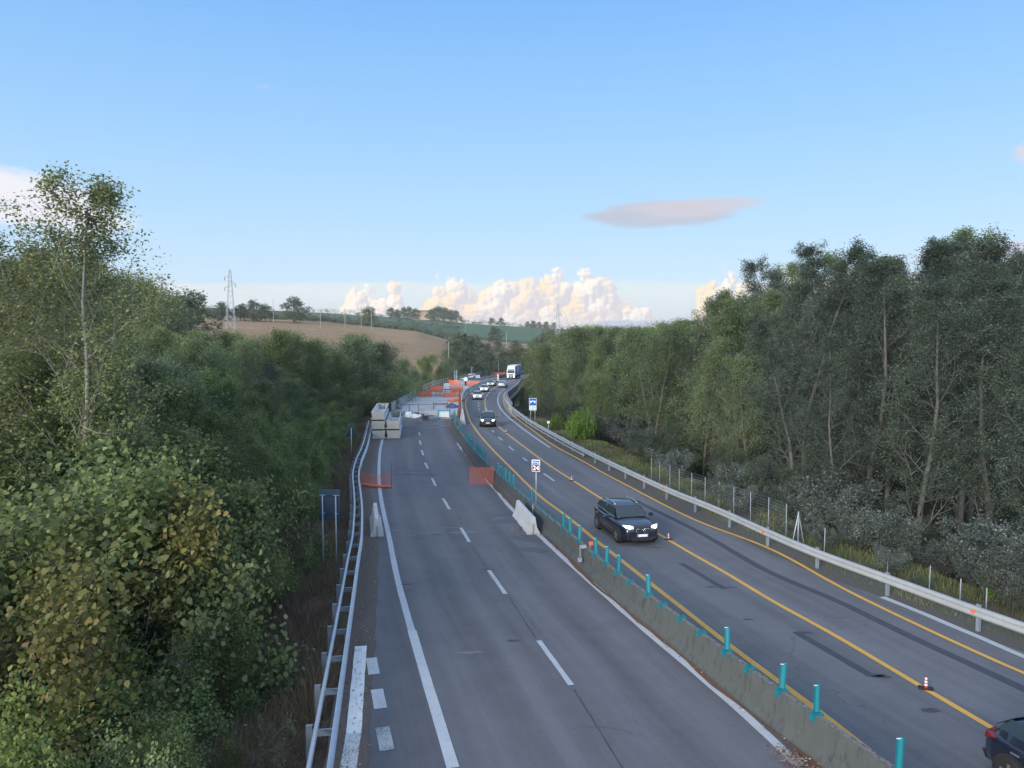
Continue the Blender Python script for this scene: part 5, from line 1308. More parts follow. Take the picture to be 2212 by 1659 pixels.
handrail('deck_railing', [(*g2(846,889),ZD), (*g2(870,874),ZD), (*g2(898,856.5),ZD)], 1.15, 13, 'pale sloping railing with grey sheeting along the left edge of the nearest works deck', GALV_W, .05, sheet=SHEET, mid=False)
handrail('deck_railing', [(*g2(914,849.5),ZD), (*g2(938,838),ZD), (*g2(968,829.5),ZD)], 1.45, 12, 'pale ladder-like railing along the left edge of the middle works deck', GALV_W, .07, sheet=None)
fr = [(*g2(984,821),.1), (*g2(1005,815.5),.1), (*g2(1030,810),.1), (*g2(1055,805.2),.1)]
def far_rail(pts, label):
    c = Vector(pts[0]); r = empty('guardrail', c, 0, label, 'guardrail'); pl = smoothline(pts, 2.0, 1)
    vs, fs = sweep(pl, [(-.05,.45),(-.05,.95),(.05,.95),(.05,.45)]); mkobj('beam', [Vector(v)-c for v in vs], fs, GALV_W, r)
    m = MB(); m.tube([p-c+Vector((0,0,1.22)) for p in pl], .07, 6); m.build('upper_pipe', GALV_W, r, True)
    for p in pl[::2]:
        q = p-c; m = MB(); m.box((q.x-.06, q.y-.06, -.3), (q.x+.06, q.y+.06, 1.2)); m.build('post', GALV_D, r)
far_rail(fr, 'pale guardrail on the left of the closed road beyond the works decks')
far_rail([(*g2(1072,799.5,0),0), (*g2(1090,797,0),0), (*g2(1108,794.5,0),0), (*g2(1130,790.5,0),0)], 'pale guardrail piece behind the truck at the far bend')
# orange nets: real lattices of strands
def net(name, a, b, z0, h, label, step=.11, sw=.04, sag=.06, posts=True, group=None, rod=1.35, seed=1):
    a, b = Vector((*a, z0)), Vector((*b, z0)); L = (b-a).length; e = empty(name, a, 0, label, 'safety net', group); d = (b-a)/L; rr = random.Random(seed)
    s = Vector((d.y, -d.x, 0)); m = MB(); nx = int(L/step); nz = int(h/step)
    ph = rr.uniform(0, 6)
    def P(u, v): return d*(u*L)+s*(.05*math.sin(u*9+ph+v*3))+Vector((0, 0, v*h-sag*math.sin(PI*u)*v))
    for i in range(nx+1):
        pts = [P(i/nx, k/6) for k in range(7)]
        for p, q in zip(pts[:-1], pts[1:]): m.add([p-d*sw/2, p+d*sw/2, q+d*sw/2, q-d*sw/2], [(0,1,2,3)])
    for k in range(nz+1):
        pts = [P(i/12, k/nz) for i in range(13)]; w = Vector((0, 0, sw/2))
        for p, q in zip(pts[:-1], pts[1:]): m.add([p-w+s*.004, q-w+s*.004, q+w+s*.004, p+w+s*.004], [(0,1,2,3)])
    o = m.build('mesh_panel', ORANGE, e)
    for u in (0, 1):
        m = MB(); p = d*(u*L); m.tube([p+Vector((0,0,-.02)), p+Vector((.02*(u-.5),0,h*rod))], .016 if h < 1.2 and step < .1 else .035, 6); m.build('rod', RUST, e, True)
    return e
a, b = at(778.5,1052), at(846,1054); n1 = net('safety_net', a, b, 0, .98, 'sagging orange plastic net across the left shoulder by the guardrail',   .055, .009, .12, rod=1.6, seed=3)
m = MB(); rr = random.Random(2); L = Vector((b[0]-a[0], b[1]-a[1], 0))
m.tube([L*(i/14)+Vector((0, -.10+rr.uniform(-.04,.04), .10+.10*abs(1-i/7)*(i < 7)+rr.uniform(-.02,.03))) for i in range(15)], [.05+rr.uniform(0,.05) for _ in range(15)], 7); m.build('bunched_hem', ORANGE, n1, True)
net('safety_net', at(1013,1046), at(1067,1047.5), 0, 1.12, 'orange plastic net stretched taut across the white line beside the median barrier', .055, .009, .02, rod=1.35, seed=4)
R4 = lambda u, v: ((1600+u/7.373)/1.8517, (1500+v/7.373)/1.8517)
def dnet(u0, v0, u1, v1, d, z0, label, seed):
    xa, ya = R4(u0, v1); xb, yb = R4(u1, v1); xt, yt = R4(u0, v0)
    A = atd(xa, ya, d); B = atd(xb, yb, d); T = atd(xt, yt, d)
    return net('safety_net', A[:2], B[:2], A[2], T[2]-A[2], label, .16, .10, .05, rod=1.15, seed=seed)
dnet(548,480,925,650,133.5,ZD,'pale orange net standing at the left end of the nearest works deck', 5)
dnet(1262,530,1620,685,132,ZD,'solid orange net standing at the middle of the far end of the nearest works deck', 6)
dnet(870,325,1260,505,145,ZD,'orange net on the middle works deck, left of the white tank', 7)
dnet(1490,345,1840,520,146,ZD,'orange net on the middle works deck, right of the white tank', 8)
dnet(1425,150,1755,290,176,ZD,'orange net farthest left behind the middle works deck', 9)
dnet(1960,180,2330,290,178,ZD,'orange net farthest right behind the middle works deck, by the works wall', 10)
# scaffold posts and rails round the deck ends
def stake_fence(pts, zb, h, label, rails=(1.0,), m_=RUST, r=.045):
    c = Vector((*pts[0], zb)); e = empty('edge_protection', c, 0, label, 'works railing')
    for p in pts:
        m = MB(); q = Vector((*p, zb))-c; m.tube([q+Vector((0,0,-.3)), q+Vector((0,0,h))], r, 6); m.build('stake', m_, e, True)
    for f in rails:
        m = MB(); m.tube([Vector((*p, zb+h*f))-c for p in pts], r*.8, 6); m.build('rail', m_, e, True)
y0 = g2(860,889)[1]-.12
stake_fence([(atd(x, 880, y0)[0], y0) for x in (866.7,884,904,971)], .0, 1.42, 'rusty stakes with a thin rail along the front edge of the nearest works deck')
y0 = g2(930,851)[1]-.12
stake_fence([(atd(x, 850, y0)[0], y0) for x in (910,925,942,951,962,981,994,1012)], .05, 1.25, 'row of rusty stakes along the front edge of the middle works deck', rails=(1.0, .8))
# concrete trough beams stacked by the left guardrail
TR_H, TR_W = .78, 1.34
def beam_unit(x, y, z, rz, lng, label, filled=False):
    e = empty('concrete_beam', (x, y, z), rz, label, 'concrete unit', 'stacked concrete units by the left guardrail'); w = TR_W/2; h = TR_H
    out = [(-w*.98,0),(w*.98,0),(w*.98,.10),(w*.80,.24),(w*.90,h*.62),(w*.95,h),(-w*.95,h),(-w*.90,h*.62),(-w*.80,.24),(-w*.98,.10)]
    m = MB(); m.extrude(out, lambda p, t: (p[0], t, p[1]), 0, .10); m.build('end_plate', plain_c, e)
    m = MB(); m.extrude(out, lambda p, t: (p[0], t, p[1]), lng-.10, lng); m.build('rear_plate', plain_c, e)
    for s in (-1, 1):
        side = [(s*w*.98,0),(s*w*.98,.10),(s*w*.80,.24),(s*w*.90,h*.62),(s*w*.95,h),(s*w*.83,h),(s*w*.78,h*.6),(s*w*.66,.22),(s*w*.66,.12),(s*w*.66,0)]
        m = MB(); m.extrude(side, lambda p, t: (p[0], t, p[1]), .1005, lng-.1005); m.build('side_wall', WHITE_C, e)
    m = MB(); m.box((-w*.655, .1005, 0), (w*.655, lng-.1005, .12)); m.build('bottom', WHITE_C, e)
    for yy in (.35, lng-.5):
        m = MB(); m.tube([(-w*.35, yy, .12), (-w*.35, yy, h*.98), (w*.30, yy, h*.98), (w*.30, yy, .12)], .025, 6); m.build('lifting_loop', DARKSTEEL, e, True)
    return e
plain_c = m_concrete('beige_concrete_end', (.44, .43, .40), (.33, .32, .30), .25); WHITE_C = m_concrete('white_concrete_side', (.60, .62, .65), (.42, .43, .45), .2)
xa, ya = at(818, 949); xb, yb = at(849.5, 948.5); rz = math.radians(7.2)
lng = 12.0
P0 = [(xa, ya), (xb, yb)]
nm = {(0,0):'lower left concrete trough unit of the stack beside the guardrail', (0,1):'middle left concrete trough unit, between the open top one and the bottom one', (0,2):'topmost open white concrete trough on the left of the stack', (1,0):'lower right concrete trough unit of the stack on the road', (1,1):'upper right open concrete trough holding a timber beam'}
for (cx_, k), lab in nm.items():
    x, y = P0[cx_]; beam_unit(x-(.04*k), y+.10*k, .06+k*(TR_H+.14), rz, lng, lab)
    if k:
        for q, yy in enumerate((.15, lng-.4)):
            m = MB(); m.box((-.62, yy, -.135), (.62, yy+.12, -.005)); t_ = m.build('timber_spacer', BARK_D if yy < 1 else WOOD); t_.location = (x-.04*k, y+.10*k, .06+k*(TR_H+.14)); t_.rotation_euler[2] = rz
            props(t_, '%s timber spacer under the %s' % ('front' if q == 0 else 'rear', nm[(cx_, k)][:nm[(cx_, k)].index(' concrete') if ' concrete' in nm[(cx_, k)] else 12]+' unit of the stack'), 'timber', 'timber spacers in the concrete stack')
for i, (p0, p1, lab) in enumerate([((.05, 9.4, 1.35), (-.15, 6.0, 1.95), 'light timber beam leaning inside the upper right open trough'), ((-.60, 11.6, 1.93), (.60, 11.8, 1.94), 'timber plank lying across the rear end of the upper right trough')]):
    m = MB(); m.tube([p0, p1], .075, 4); o = m.build('timber_beam', WOOD); o.location = (xb, yb, 0); o.rotation_euler[2] = rz; props(o, lab, 'timber')
# heaps, bags and machines on the works
def lump(name, c, s, m_, label, cat, seed=0, sub=3, rough=.35, flat=0):
    bm = bmesh.new(); bmesh.ops.create_icosphere(bm, subdivisions=sub, radius=1); rr = random.Random(seed); ph = [rr.uniform(0, 6) for _ in range(9)]
    for v in bm.verts:
        p = v.co; k = 1+rough*(math.sin(p.x*3+ph[0])*math.sin(p.y*3.3+ph[1])+.6*math.sin(p.z*6+ph[2]+p.x*4)*math.sin(p.y*7+ph[3])+.35*math.sin(p.x*13+ph[4])*math.sin(p.y*12+ph[5]))
        v.co = Vector((p.x*s[0]*k, p.y*s[1]*k, max(-s[2]*.5, p.z*s[2]*k)))
    me = bpy.data.meshes.new(name); bm.to_mesh(me); bm.free(); me.polygons.foreach_set('use_smooth', [True]*len(me.polygons)); me.materials.append(m_)
    o = bpy.data.objects.new(name, me); COL.objects.link(o); o.location = (c[0], c[1], c[2]+s[2]*.5); return props(o, label, cat)
g0 = lambda x, y: (*at(x, y), 0)
lump('white_sack', g0(*Q2(592,697)), (.42,.25,.5), WHITE_PL, 'upright white plastic sack in front of the works deck', 'sack', 1)
lump('white_sack', g0(*Q2(680,700)), (.75,.35,.3), WHITE_PL, 'crumpled white sheeting heap just right of the upright sack', 'sack', 2)
lump('dark_tarpaulin', (*at(*Q2(680,690)), 0), (.9,.35,.33), plain('dark_blue_cloth', (.02,.04,.08), .7), 'dark blue tarpaulin bundle behind the white sheeting', 'tarpaulin', 3)
lump('blue_bucket', g0(*Q2(756,707)), (.20,.2,.24), BLUE_PL, 'small blue container beside the dark generator', 'container', 4, rough=.05)
lump('orange_net_heap', (*g2(*Q2(1190,490)), ZD), (1.3,.9,.30), ORANGE, 'heap of collapsed orange netting at the right of the nearest works deck', 'safety net', 5)
lump('tool_pile', (*g2(*Q2(1135,570)), ZD), (.9,.5,.35), plain('mixed_cloth', (.06,.08,.12), .8, var=.8, scale=20), 'dark pile of tools and cloth on the right of the nearest deck', 'pile', 6)
lump('blue_bag', (*g2(*Q2(1143,580)), ZD), (.33,.25,.26), BLUE_PL, 'bright blue bag in front of the dark tool pile', 'bag', 7, rough=.15)
lump('white_rag', (*g2(*Q2(1160,565)), ZD), (.25,.25,.34), WHITE_PL, 'white cloth on top of the tool pile', 'cloth', 8)
lump('rubble_heap', g0(*Q2(1075,715)), (1.1,.5,.20), plain('sandy_rubble', (.30,.24,.17), .9, var=1, scale=15), 'sandy rubble heap at the foot of the blue and white works box', 'rubble', 9)
lump('white_bag', g0(*Q2(1385,188)), (1.1,.8,.75), WHITE_PL, 'big white bulk bag beside the far guardrail beyond the decks', 'sack', 10)
lump('white_bag', g0(*Q2(1268,212)), (.8,.8,.55), WHITE_PL, 'smaller white bag left of the round sign back', 'sack', 11)
def white_tank():
    x, y = g2(*R4(1380,430)); e = empty('water_tank', (x, y, ZD), 0, 'white caged cube tank standing on the middle works deck', 'tank')
    m = MB(); m.box((-.60,-.5,.16), (.60,.5,1.22)); o = m.build('tank', WHITE_PL, e); b = o.modifiers.new('b', 'BEVEL'); b.width = .06; b.segments = 2
    m = MB(); m.box((-.62,-.52,0), (.62,.52,.15)); m.build('pallet', DARKSTEEL, e)
    for i in range(6):
        m = MB(); u = -.58+i*.232; m.tube([(u,-.53,.15), (u,-.53,1.22)], .022, 5); m.build('cage_bar', GALV, e)
    for z in (.42,.72,1.02):
        m = MB(); m.tube([(-.62,-.555,z), (.62,-.555,z)], .022, 5); m.build('cage_rail', GALV, e)
white_tank()
def generator():
    x, y = at(*R4(755,1350)); e = empty('generator', (x, y, 0), 0, 'dark boxy generator with a light frame standing on the closed road before the deck', 'generator')
    m = MB(); m.box((-.36,-.25,.08), (.36,.25,.66)); m.build('body', DARKSTEEL, e)
    m = MB(); m.tube([(-.42,-.3,0), (-.42,-.3,.86), (.42,-.3,.86), (.42,-.3,0)], .035, 6); m.build('front_frame', GALV_W, e, True)
    m = MB(); m.tube([(-.42,.3,0), (-.42,.3,.86), (.42,.3,.86), (.42,.3,0)], .035, 6); m.build('rear_frame', GALV_W, e, True)
    m = MB(); m.box((-.25,-.262,.3), (.25,-.252,.55)); m.build('control_panel', BLACK_RUB, e)
generator()
def work_box():
    x, y = at(*R4(1300,1300)); e = empty('works_box', (x, y, 0), 0, 'light blue framed box with a white front panel before the deck edge', 'cabinet')
    m = MB(); bl = plain('light_blue_paint', (.03,.30,.50), .5)
    for sx in (-.72,.72):
        m = MB(); m.box((sx-.07,-.3,0), (sx+.07,.3,1.05)); m.build('upright', bl, e)
    m = MB(); m.box((-.80,-.34,1.051), (.80,.34,1.14)); m.build('lid', bl, e)
    m = MB(); m.box((-.645,-.2,.25), (.645,.25,1.04)); m.build('white_panel', WHITE_PL, e)
work_box()
def trestle(x, y, label):
    e = empty('trestle', (x, y, ZD), 0, label, 'trestle')
    for s in (-.95,.95):
        m = MB(); m.tube([(s,0,0), (s,0,1.0)], .05, 6); m.build('leg', DARKSTEEL, e)
    m = MB(); m.tube([(-.95,0,.8), (.95,0,.8)], .05, 6); m.build('crossbar', DARKSTEEL, e)
    for s in (-1, 1):
        m = MB(); m.tube([(s*.9,0,.25), (s*.45,0,.78)], .04, 6); m.build('brace', DARKSTEEL, e)
trestle(*g2(*Q2(985,593)), 'dark steel trestle standing on the nearest works deck')
# rusty sheet piling upright, round sign back, striped panel, small white block
def misc():
    x, y = g2(*Q2(1232,640)); e = empty('rusty_sheet', (x, y, 0), 0, 'tall rusty steel sheet standing between the deck and the white works wall', 'steel sheet')
    m = MB(); m.add([(-.22,-.05,-.3),(.20,-.05,-.3),(.16,-.05,2.5),(-.05,-.05,3.7),(-.16,-.05,2.9),(-.22,.05,-.3),(.20,.05,-.3),(.16,.05,2.5),(-.05,.05,3.7),(-.16,.05,2.9)], [(0,1,2,3,4),(9,8,7,6,5),(0,5,6,1),(1,6,7,2),(2,7,8,3),(3,8,9,4),(4,9,5,0)]); m.build('sheet', RUST, e)
    m = MB(); m.tube([(.28,0,-.3), (.26,0,2.2)], .04, 6); m.build('stake', RUST, e)
    d = 184; x, _, zt = atd(*Q2(1303,185), d); _, _, zb = atd(*Q2(1303,238), d); r = (zt-zb)/2; e = empty('round_sign', (x, d, .1), 0, 'pale round sign back on a stand with a dark weight, behind the farthest nets', 'road sign')
    m = MB(); m.extrude([(r*math.cos(a), r*math.sin(a)) for a in [2*PI*i/24 for i in range(24)]], lambda p, t: (p[0], t, zb+r-.1+p[1]), -.03, .03); m.build('disc', SIGN_WHITE, e)
    m = MB(); m.tube([(0,.08,0), (0,.08,zb+r)], .06, 6); m.build('pole', DARKSTEEL, e)
    m = MB(); m.box((-.22,-.12,0), (.22,.2,1.1)); m.build('weight', SIGNBACK, e)
    d = 208; x, _, z = atd((1900+812/8.848)/1.8517, (1440+575/8.848)/1.8517, d); e = empty('striped_panel', (x, d, 0), 0, 'red and white striped upright panel at the far end of the works wall', 'road sign')
    m = MB(); m.box((-.26,-.03,.25), (.26,.03,2.2)); m.build('board', SIGN_WHITE, e)
    for i in range(4):
        m = MB(); zz = .35+i*.48; m.add([(-.262,-.045,zz), (.262,-.045,zz+.3), (.262,-.045,zz+.52), (-.262,-.045,zz+.22), (-.262,-.032,zz), (.262,-.032,zz+.3), (.262,-.032,zz+.52), (-.262,-.032,zz+.22)], [(0,1,2,3),(7,6,5,4),(0,4,5,1),(3,2,6,7),(0,3,7,4),(1,5,6,2)]); m.build('red_stripe', plain('stripe_red%d' % i, (.45,.03,.02), .5), e)
    m = MB(); m.box((-.35,-.3,0), (.35,.3,.245)); m.build('foot', BLACK_RUB, e)
    x, y = at((1900+95/8.848)/1.8517, (1440+640/8.848)/1.8517); e2, c = nj_block('jersey_barrier', [Vector((x-.7, y, 0)), Vector((x, y, 0)), Vector((x+.7, y, 0))], .95, .7, .3, CONC_NEW, 'short white barrier block on the closed road beyond the decks, by the far guardrail')
    # far red fencing
    d = 268; A = atd(1061, 806, d); B = atd(1090, 806, d); net('safety_net', A[:2], B[:2], -.1, 1.0, 'low reddish net in the distance left of the truck', .25, .14, .1, seed=12)
misc()
# reflector box on the near median
def box_light():
    p, rz = snap(1272, 1184); e = empty('reflector_bracket', (p.x, p.y, MB_H), rz, 'grey bracket with two small boxes and an orange reflector on the median barrier', 'reflector')
    m = MB(); m.box((-.30,-.12,.03), (-.10,.02,.14)); m.build('upper_box', GALV_W, e)
    m = MB(); m.box((-.42,-.12,-.50), (-.28,.02,-.36)); m.build('lower_box', GALV_W, e)
    m = MB(); m.box((-.33,.025,-.50), (-.30,.05,.12)); m.box((-.30,.025,.0), (.12,.045,.025)); m.build('bracket', GALV_W, e)
    m = MB(); m.box((.08,-.01,.05), (.12,.06,.26)); m.build('reflector_plate', GALV_D, e)
    m = MB(); m.box((.03,-.03,.12), (.20,-.012,.26)); m.build('reflector', ORANGE_R, e)
box_light()
# leaf litter along the median foot
def litter():
    rng = np.random.RandomState(8); pts = []
    src = [(1716,1645,.16,240),(1745,1659,.22,260),(1690,1625,.08,50),(1182,1153,.28,200),(1166,1142,.25,160),(1120,1150,.38,200),(1142,1154,.3,120),(1210,1180,.15,80),(1075,1058,.30,160),(1100,1082,.25,110),(1045,1030,.25,100),(1200,1166,.2,90)]
    for x, y, s, n in src:
        cx, cy = at(x, y); q = rng.normal(size=(n, 2))*np.array([s, s*1.6]); pts.append(np.stack([cx+q[:, 0], cy+q[:, 1], .012+rng.uniform(0, .05, n)], 1))
    for p in MED_BASE[5:75]:
        n = 10; pts.append(np.stack([p.x+rng.normal(size=n)*.05-.06, p.y+rng.uniform(-.5, .5, n), np.full(n, .018)], 1))
    for p in [q for q in L_RAIL if q.y < 50]:
        n = 34; pts.append(np.stack([p.x+rng.uniform(.0, .7, n), p.y+rng.uniform(-.5, .5, n), np.full(n, .022)], 1))
    c = np.concatenate(pts); me = leafmesh('leaf_litter', c, rng.uniform(.025, .075, len(c)), rng.uniform(0, 1, len(c)), rng, m_leaf('litter_leaves', [G(.09,.035,.02), G(.17,.075,.04), G(.24,.14,.08), G(.42,.38,.32)], .1), up=1.5)
    o = bpy.data.objects.new('leaf_litter', me); COL.objects.link(o); props(o, 'red-brown dead leaves scattered along the barrier foot and road edge', 'leaf litter', None, 'stuff')
litter()
# wire fence on the right
def wire_fence():
    base = [(1407,1031,50.5),(1425,1040,49),(1447,1049,47.5),(1467,1059,46),(1494,1066,44.5),(1523,1078,43),(1553,1090,41.5),(1585,1103,40),(1621,1119,38.5),(1660,1137,37),(1698,1157,35.5)]
    P = []
    for x, y, d in base:
        q = atd(x, y, d); P.append(Vector((q[0], d, gz(q[0], d))))
    c = P[0]; e = empty('wire_fence', c, 0, 'thin wire mesh fence on metal posts below the trees along the right verge', 'fence')
    for p in P:
        q = p-c; m = MB(); m.tube([q+Vector((0,0,-.2)), q+Vector((0,0,1.6))], .022, 6); m.build('post', GALV_D, e)
    m = MB()
    for a, b in zip(P[:-1], P[1:]):
        a, b = a-c, b-c; L = (b-a).length; n = int(L/.14); d = (b-a)/L
        for i in range(n+1):
            p = a+(b-a)*(i/n); m.add([p-d*.003, p+d*.003, p+d*.003+Vector((0,0,1.6)), p-d*.003+Vector((0,0,1.6))], [(0,1,2,3)])
        for k in range(11):
            z = Vector((0,0,.05+k*.155)); m.add([a+z, b+z, b+z+Vector((0,0,.007)), a+z+Vector((0,0,.007))], [(0,1,2,3)])
    m.build('wire_mesh', GALV_D, e)
    for (px, py, d) in [(1781,1140,32),(1917,1195,29),(2008,1222,27),(2074,1250,25.5),(2130,1270,24.4)]:
        q = atd(px, py, d); z = gz(q[0], d); m = MB(); m.tube([(q[0],d,z-.2), (q[0]+.03,d,max(z+1.0, q[2]))], .022, 6); o = m.build('fence_post', GALV_D); props(o, 'bare metal fence post among the silvery bushes on the right verge', 'fence post', 'bare fence posts on the right verge')
    q = atd(1725, 1105, 34); z = gz(q[0], 34); e = empty('braced_post', (q[0], 34, z), 0, 'metal corner post with two slanting braces behind the right guardrail', 'fence post')
    m = MB(); m.tube([(0,0,-.2), (0,0,q[2]-z)], .035, 6); m.build('post', GALV_D, e)
    for s in (-1, 1):
        m = MB(); m.tube([(s*.32,.1*s,0), (0,0,(q[2]-z)*.95)], .025, 6); m.build('brace', GALV_D, e)
wire_fence()
# ------------------------------------------------------------------ pylons with their lines, field poles, farmhouse
def pylon(px, pyt, d, label, rz, hpx):
    x, y, zt = atd(px, pyt, d); _, _, zb = atd(px, pyt+hpx, d); zb = min(zb, gz(x, d)); e = empty('pylon', (x, d, zb), rz, label, 'pylon'); h = zt-zb
    B = h*.062; m = MB(); W = lambda t: B*(1-t)**1.0+h*.012 if t < .72 else h*.012+B*.28*(1-(t-.72)/.28*.9)
    lv = [0,.14,.27,.39,.5,.6,.68,.76,.84,.92,1.0]; r = h*.0026
    for sx in (-1, 1):
        for sy in (-1, 1): m.tube([(sx*W(t), sy*W(t), h*t) for t in lv], r*1.3, 4)
    for a, b in zip(lv[:-1], lv[1:]):
        for s in (-1, 1):
            m.tube([(-W(a), s*W(a), h*a), (W(b), s*W(b), h*b)], r*.7, 3); m.tube([(W(a), s*W(a), h*a), (-W(b), s*W(b), h*b)], r*.7, 3)
            m.tube([(s*W(a), -W(a), h*a), (s*W(b), W(b), h*b)], r*.7, 3); m.tube([(s*W(a), W(a), h*a), (s*W(b), -W(b), h*b)], r*.7, 3)
    m.build('lattice_tower', PYL, e)
    for t, s in ((.87,-1),(.76,1),(.70,-1)):
        m = MB(); L = h*.085; m.tube([(0,0,h*t), (s*L,0,h*t)], r*1.2, 4); m.tube([(0,0,h*(t+.05)), (s*L,0,h*t)], r, 4); a_ = m.build('cross_arm', PYL, e)
        m = MB(); m.tube([(s*L,0,h*t), (s*L,0,h*(t-.055))], r*2.2, 5); m.build('insulator', PYL_D, a_)
    return e, h
PYL = plain('pylon_steel', (.34,.38,.42), .6, .1); PYL_D = plain('insulator_glass', (.08,.10,.12), .4)
pa, ha = pylon(496.5, 582, 330, 'lattice electricity pylon standing at the edge of the ploughed field on the left', .2, 96)
pb, hb = pylon(1205, 657, 560, 'smaller lattice electricity pylon above the trees at the centre of the horizon', .2, 52)
def wire(a, b, sag, label):
    m = MB(); a, b = Vector(a), Vector(b); m.tube([a.lerp(b, i/24)+Vector((0,0,-sag*4*(i/24)*(1-i/24))) for i in range(25)], .022, 3, cap=False)
    o = m.build('power_line', PYL); props(o, label, 'cable', 'cables of the near pylon')
for k, (t, s) in enumerate(((.815,-1),(.705,1),(.645,-1))):
    L = ha*.085; p = Vector(pa.location)+Vector((s*L*math.cos(.2), s*L*math.sin(.2), ha*t)); q = Vector(pb.location)+Vector((s*hb*.085, 0, hb*t))
    wire(p, q, 9, '%s cable running right from the near pylon towards the far one' % ('upper','middle','lower')[k]); wire(p, p+Vector((-190,-70,10)), 7, '%s cable running left from the near pylon out of view' % ('upper','middle','lower')[k])
for i, (px, py, d, h) in enumerate([(843,0,0,0)]): pass
POLE = plain('pale_pole', (.30,.28,.26), .8)
for i, (px, py0, py1, d) in enumerate([(780,662,680,455),(802,664,682,440),(692,678,700,400),(1094,719,731,420),(969,738,752,262),(1005,688,700,700),(590,646,664,430),(745,665,690,430)]):
    x, _, zt = atd(px, py0, d); zb = gz(x, d); zt = max(zt, zb+5)
    m = MB(); m.tube([(0,0,-.3), (0,0,zt-zb)], .13, 6); o = m.build('utility_pole', POLE); o.location = (x, d, zb); props(o, 'thin pale wooden pole in the fields, %s counted from the nearest' % words[i], 'utility pole', 'thin poles in the fields')
def house():
    x, y, zt = atd(917, 671, 885); z = gz(x, y); z = min(z, zt-6); e = empty('farmhouse', (x, y, z), .1, 'long pale stone farmhouse with tiled roof among trees on the far ridge', 'house'); h = zt-z
    m = MB(); m.box((-13,-5,0), (13,5,h-2)); m.build('wall', plain('farm_stone', (.34,.27,.20), .9), e)
    m = MB(); m.add([(-13.6,-5.6,h-1.99),(13.6,-5.6,h-1.99),(13.6,5.6,h-1.99),(-13.6,5.6,h-1.99),(-13.2,0,h+.6),(13.2,0,h+.6)], [(0,3,2,1),(0,1,5,4),(2,3,4,5),(1,2,5),(3,0,4)]); m.build('roof', plain('farm_tiles', (.24,.14,.10), .9), e)
    for i in range(6):
        m = MB(); u = -10+i*4; m.box((u-.6,-5.08,h-5), (u+.6,-5.005,h-3.4)); m.build('window', DARKSTEEL, e)
    x, y, zt = atd(742, 685, 870)
house()
# ------------------------------------------------------------------ vehicles
def paint(name, col, coat=1.0, rough=.35, metal=.3):
    m = plain(name, col, rough, metal, .05, 3, coat=coat); return m
GLASS = plain('car_glass', (.018,.030,.042), .06, 0, .1, 1, spec=.8)
TYRE = plain('tyre_rubber', (.012,.012,.013), .85)
RIM = plain('alloy_rim', (.30,.32,.35), .35, .7)
DARKP = plain('dark_car_trim', (.015,.015,.017), .6)
CHROME = plain('chrome_trim', (.55,.58,.62), .2, .9)
HEAD = emis('lit_headlight', (1.0,.86,.62), 5.0)
HEADC = emis('headlight_glow_edge', (1.0,.72,.42), 0.45)
TAIL = plain('tail_lamp_red', (.13,.008,.010), .35)
PLATE = plain('plate_white', (.70,.72,.75), .5)
PLATEB = plain('plate_blue', (.02,.08,.40), .5)
SEATR = plain('seat_red_fabric', (.22,.05,.03), .8)
MIRG = GLASS
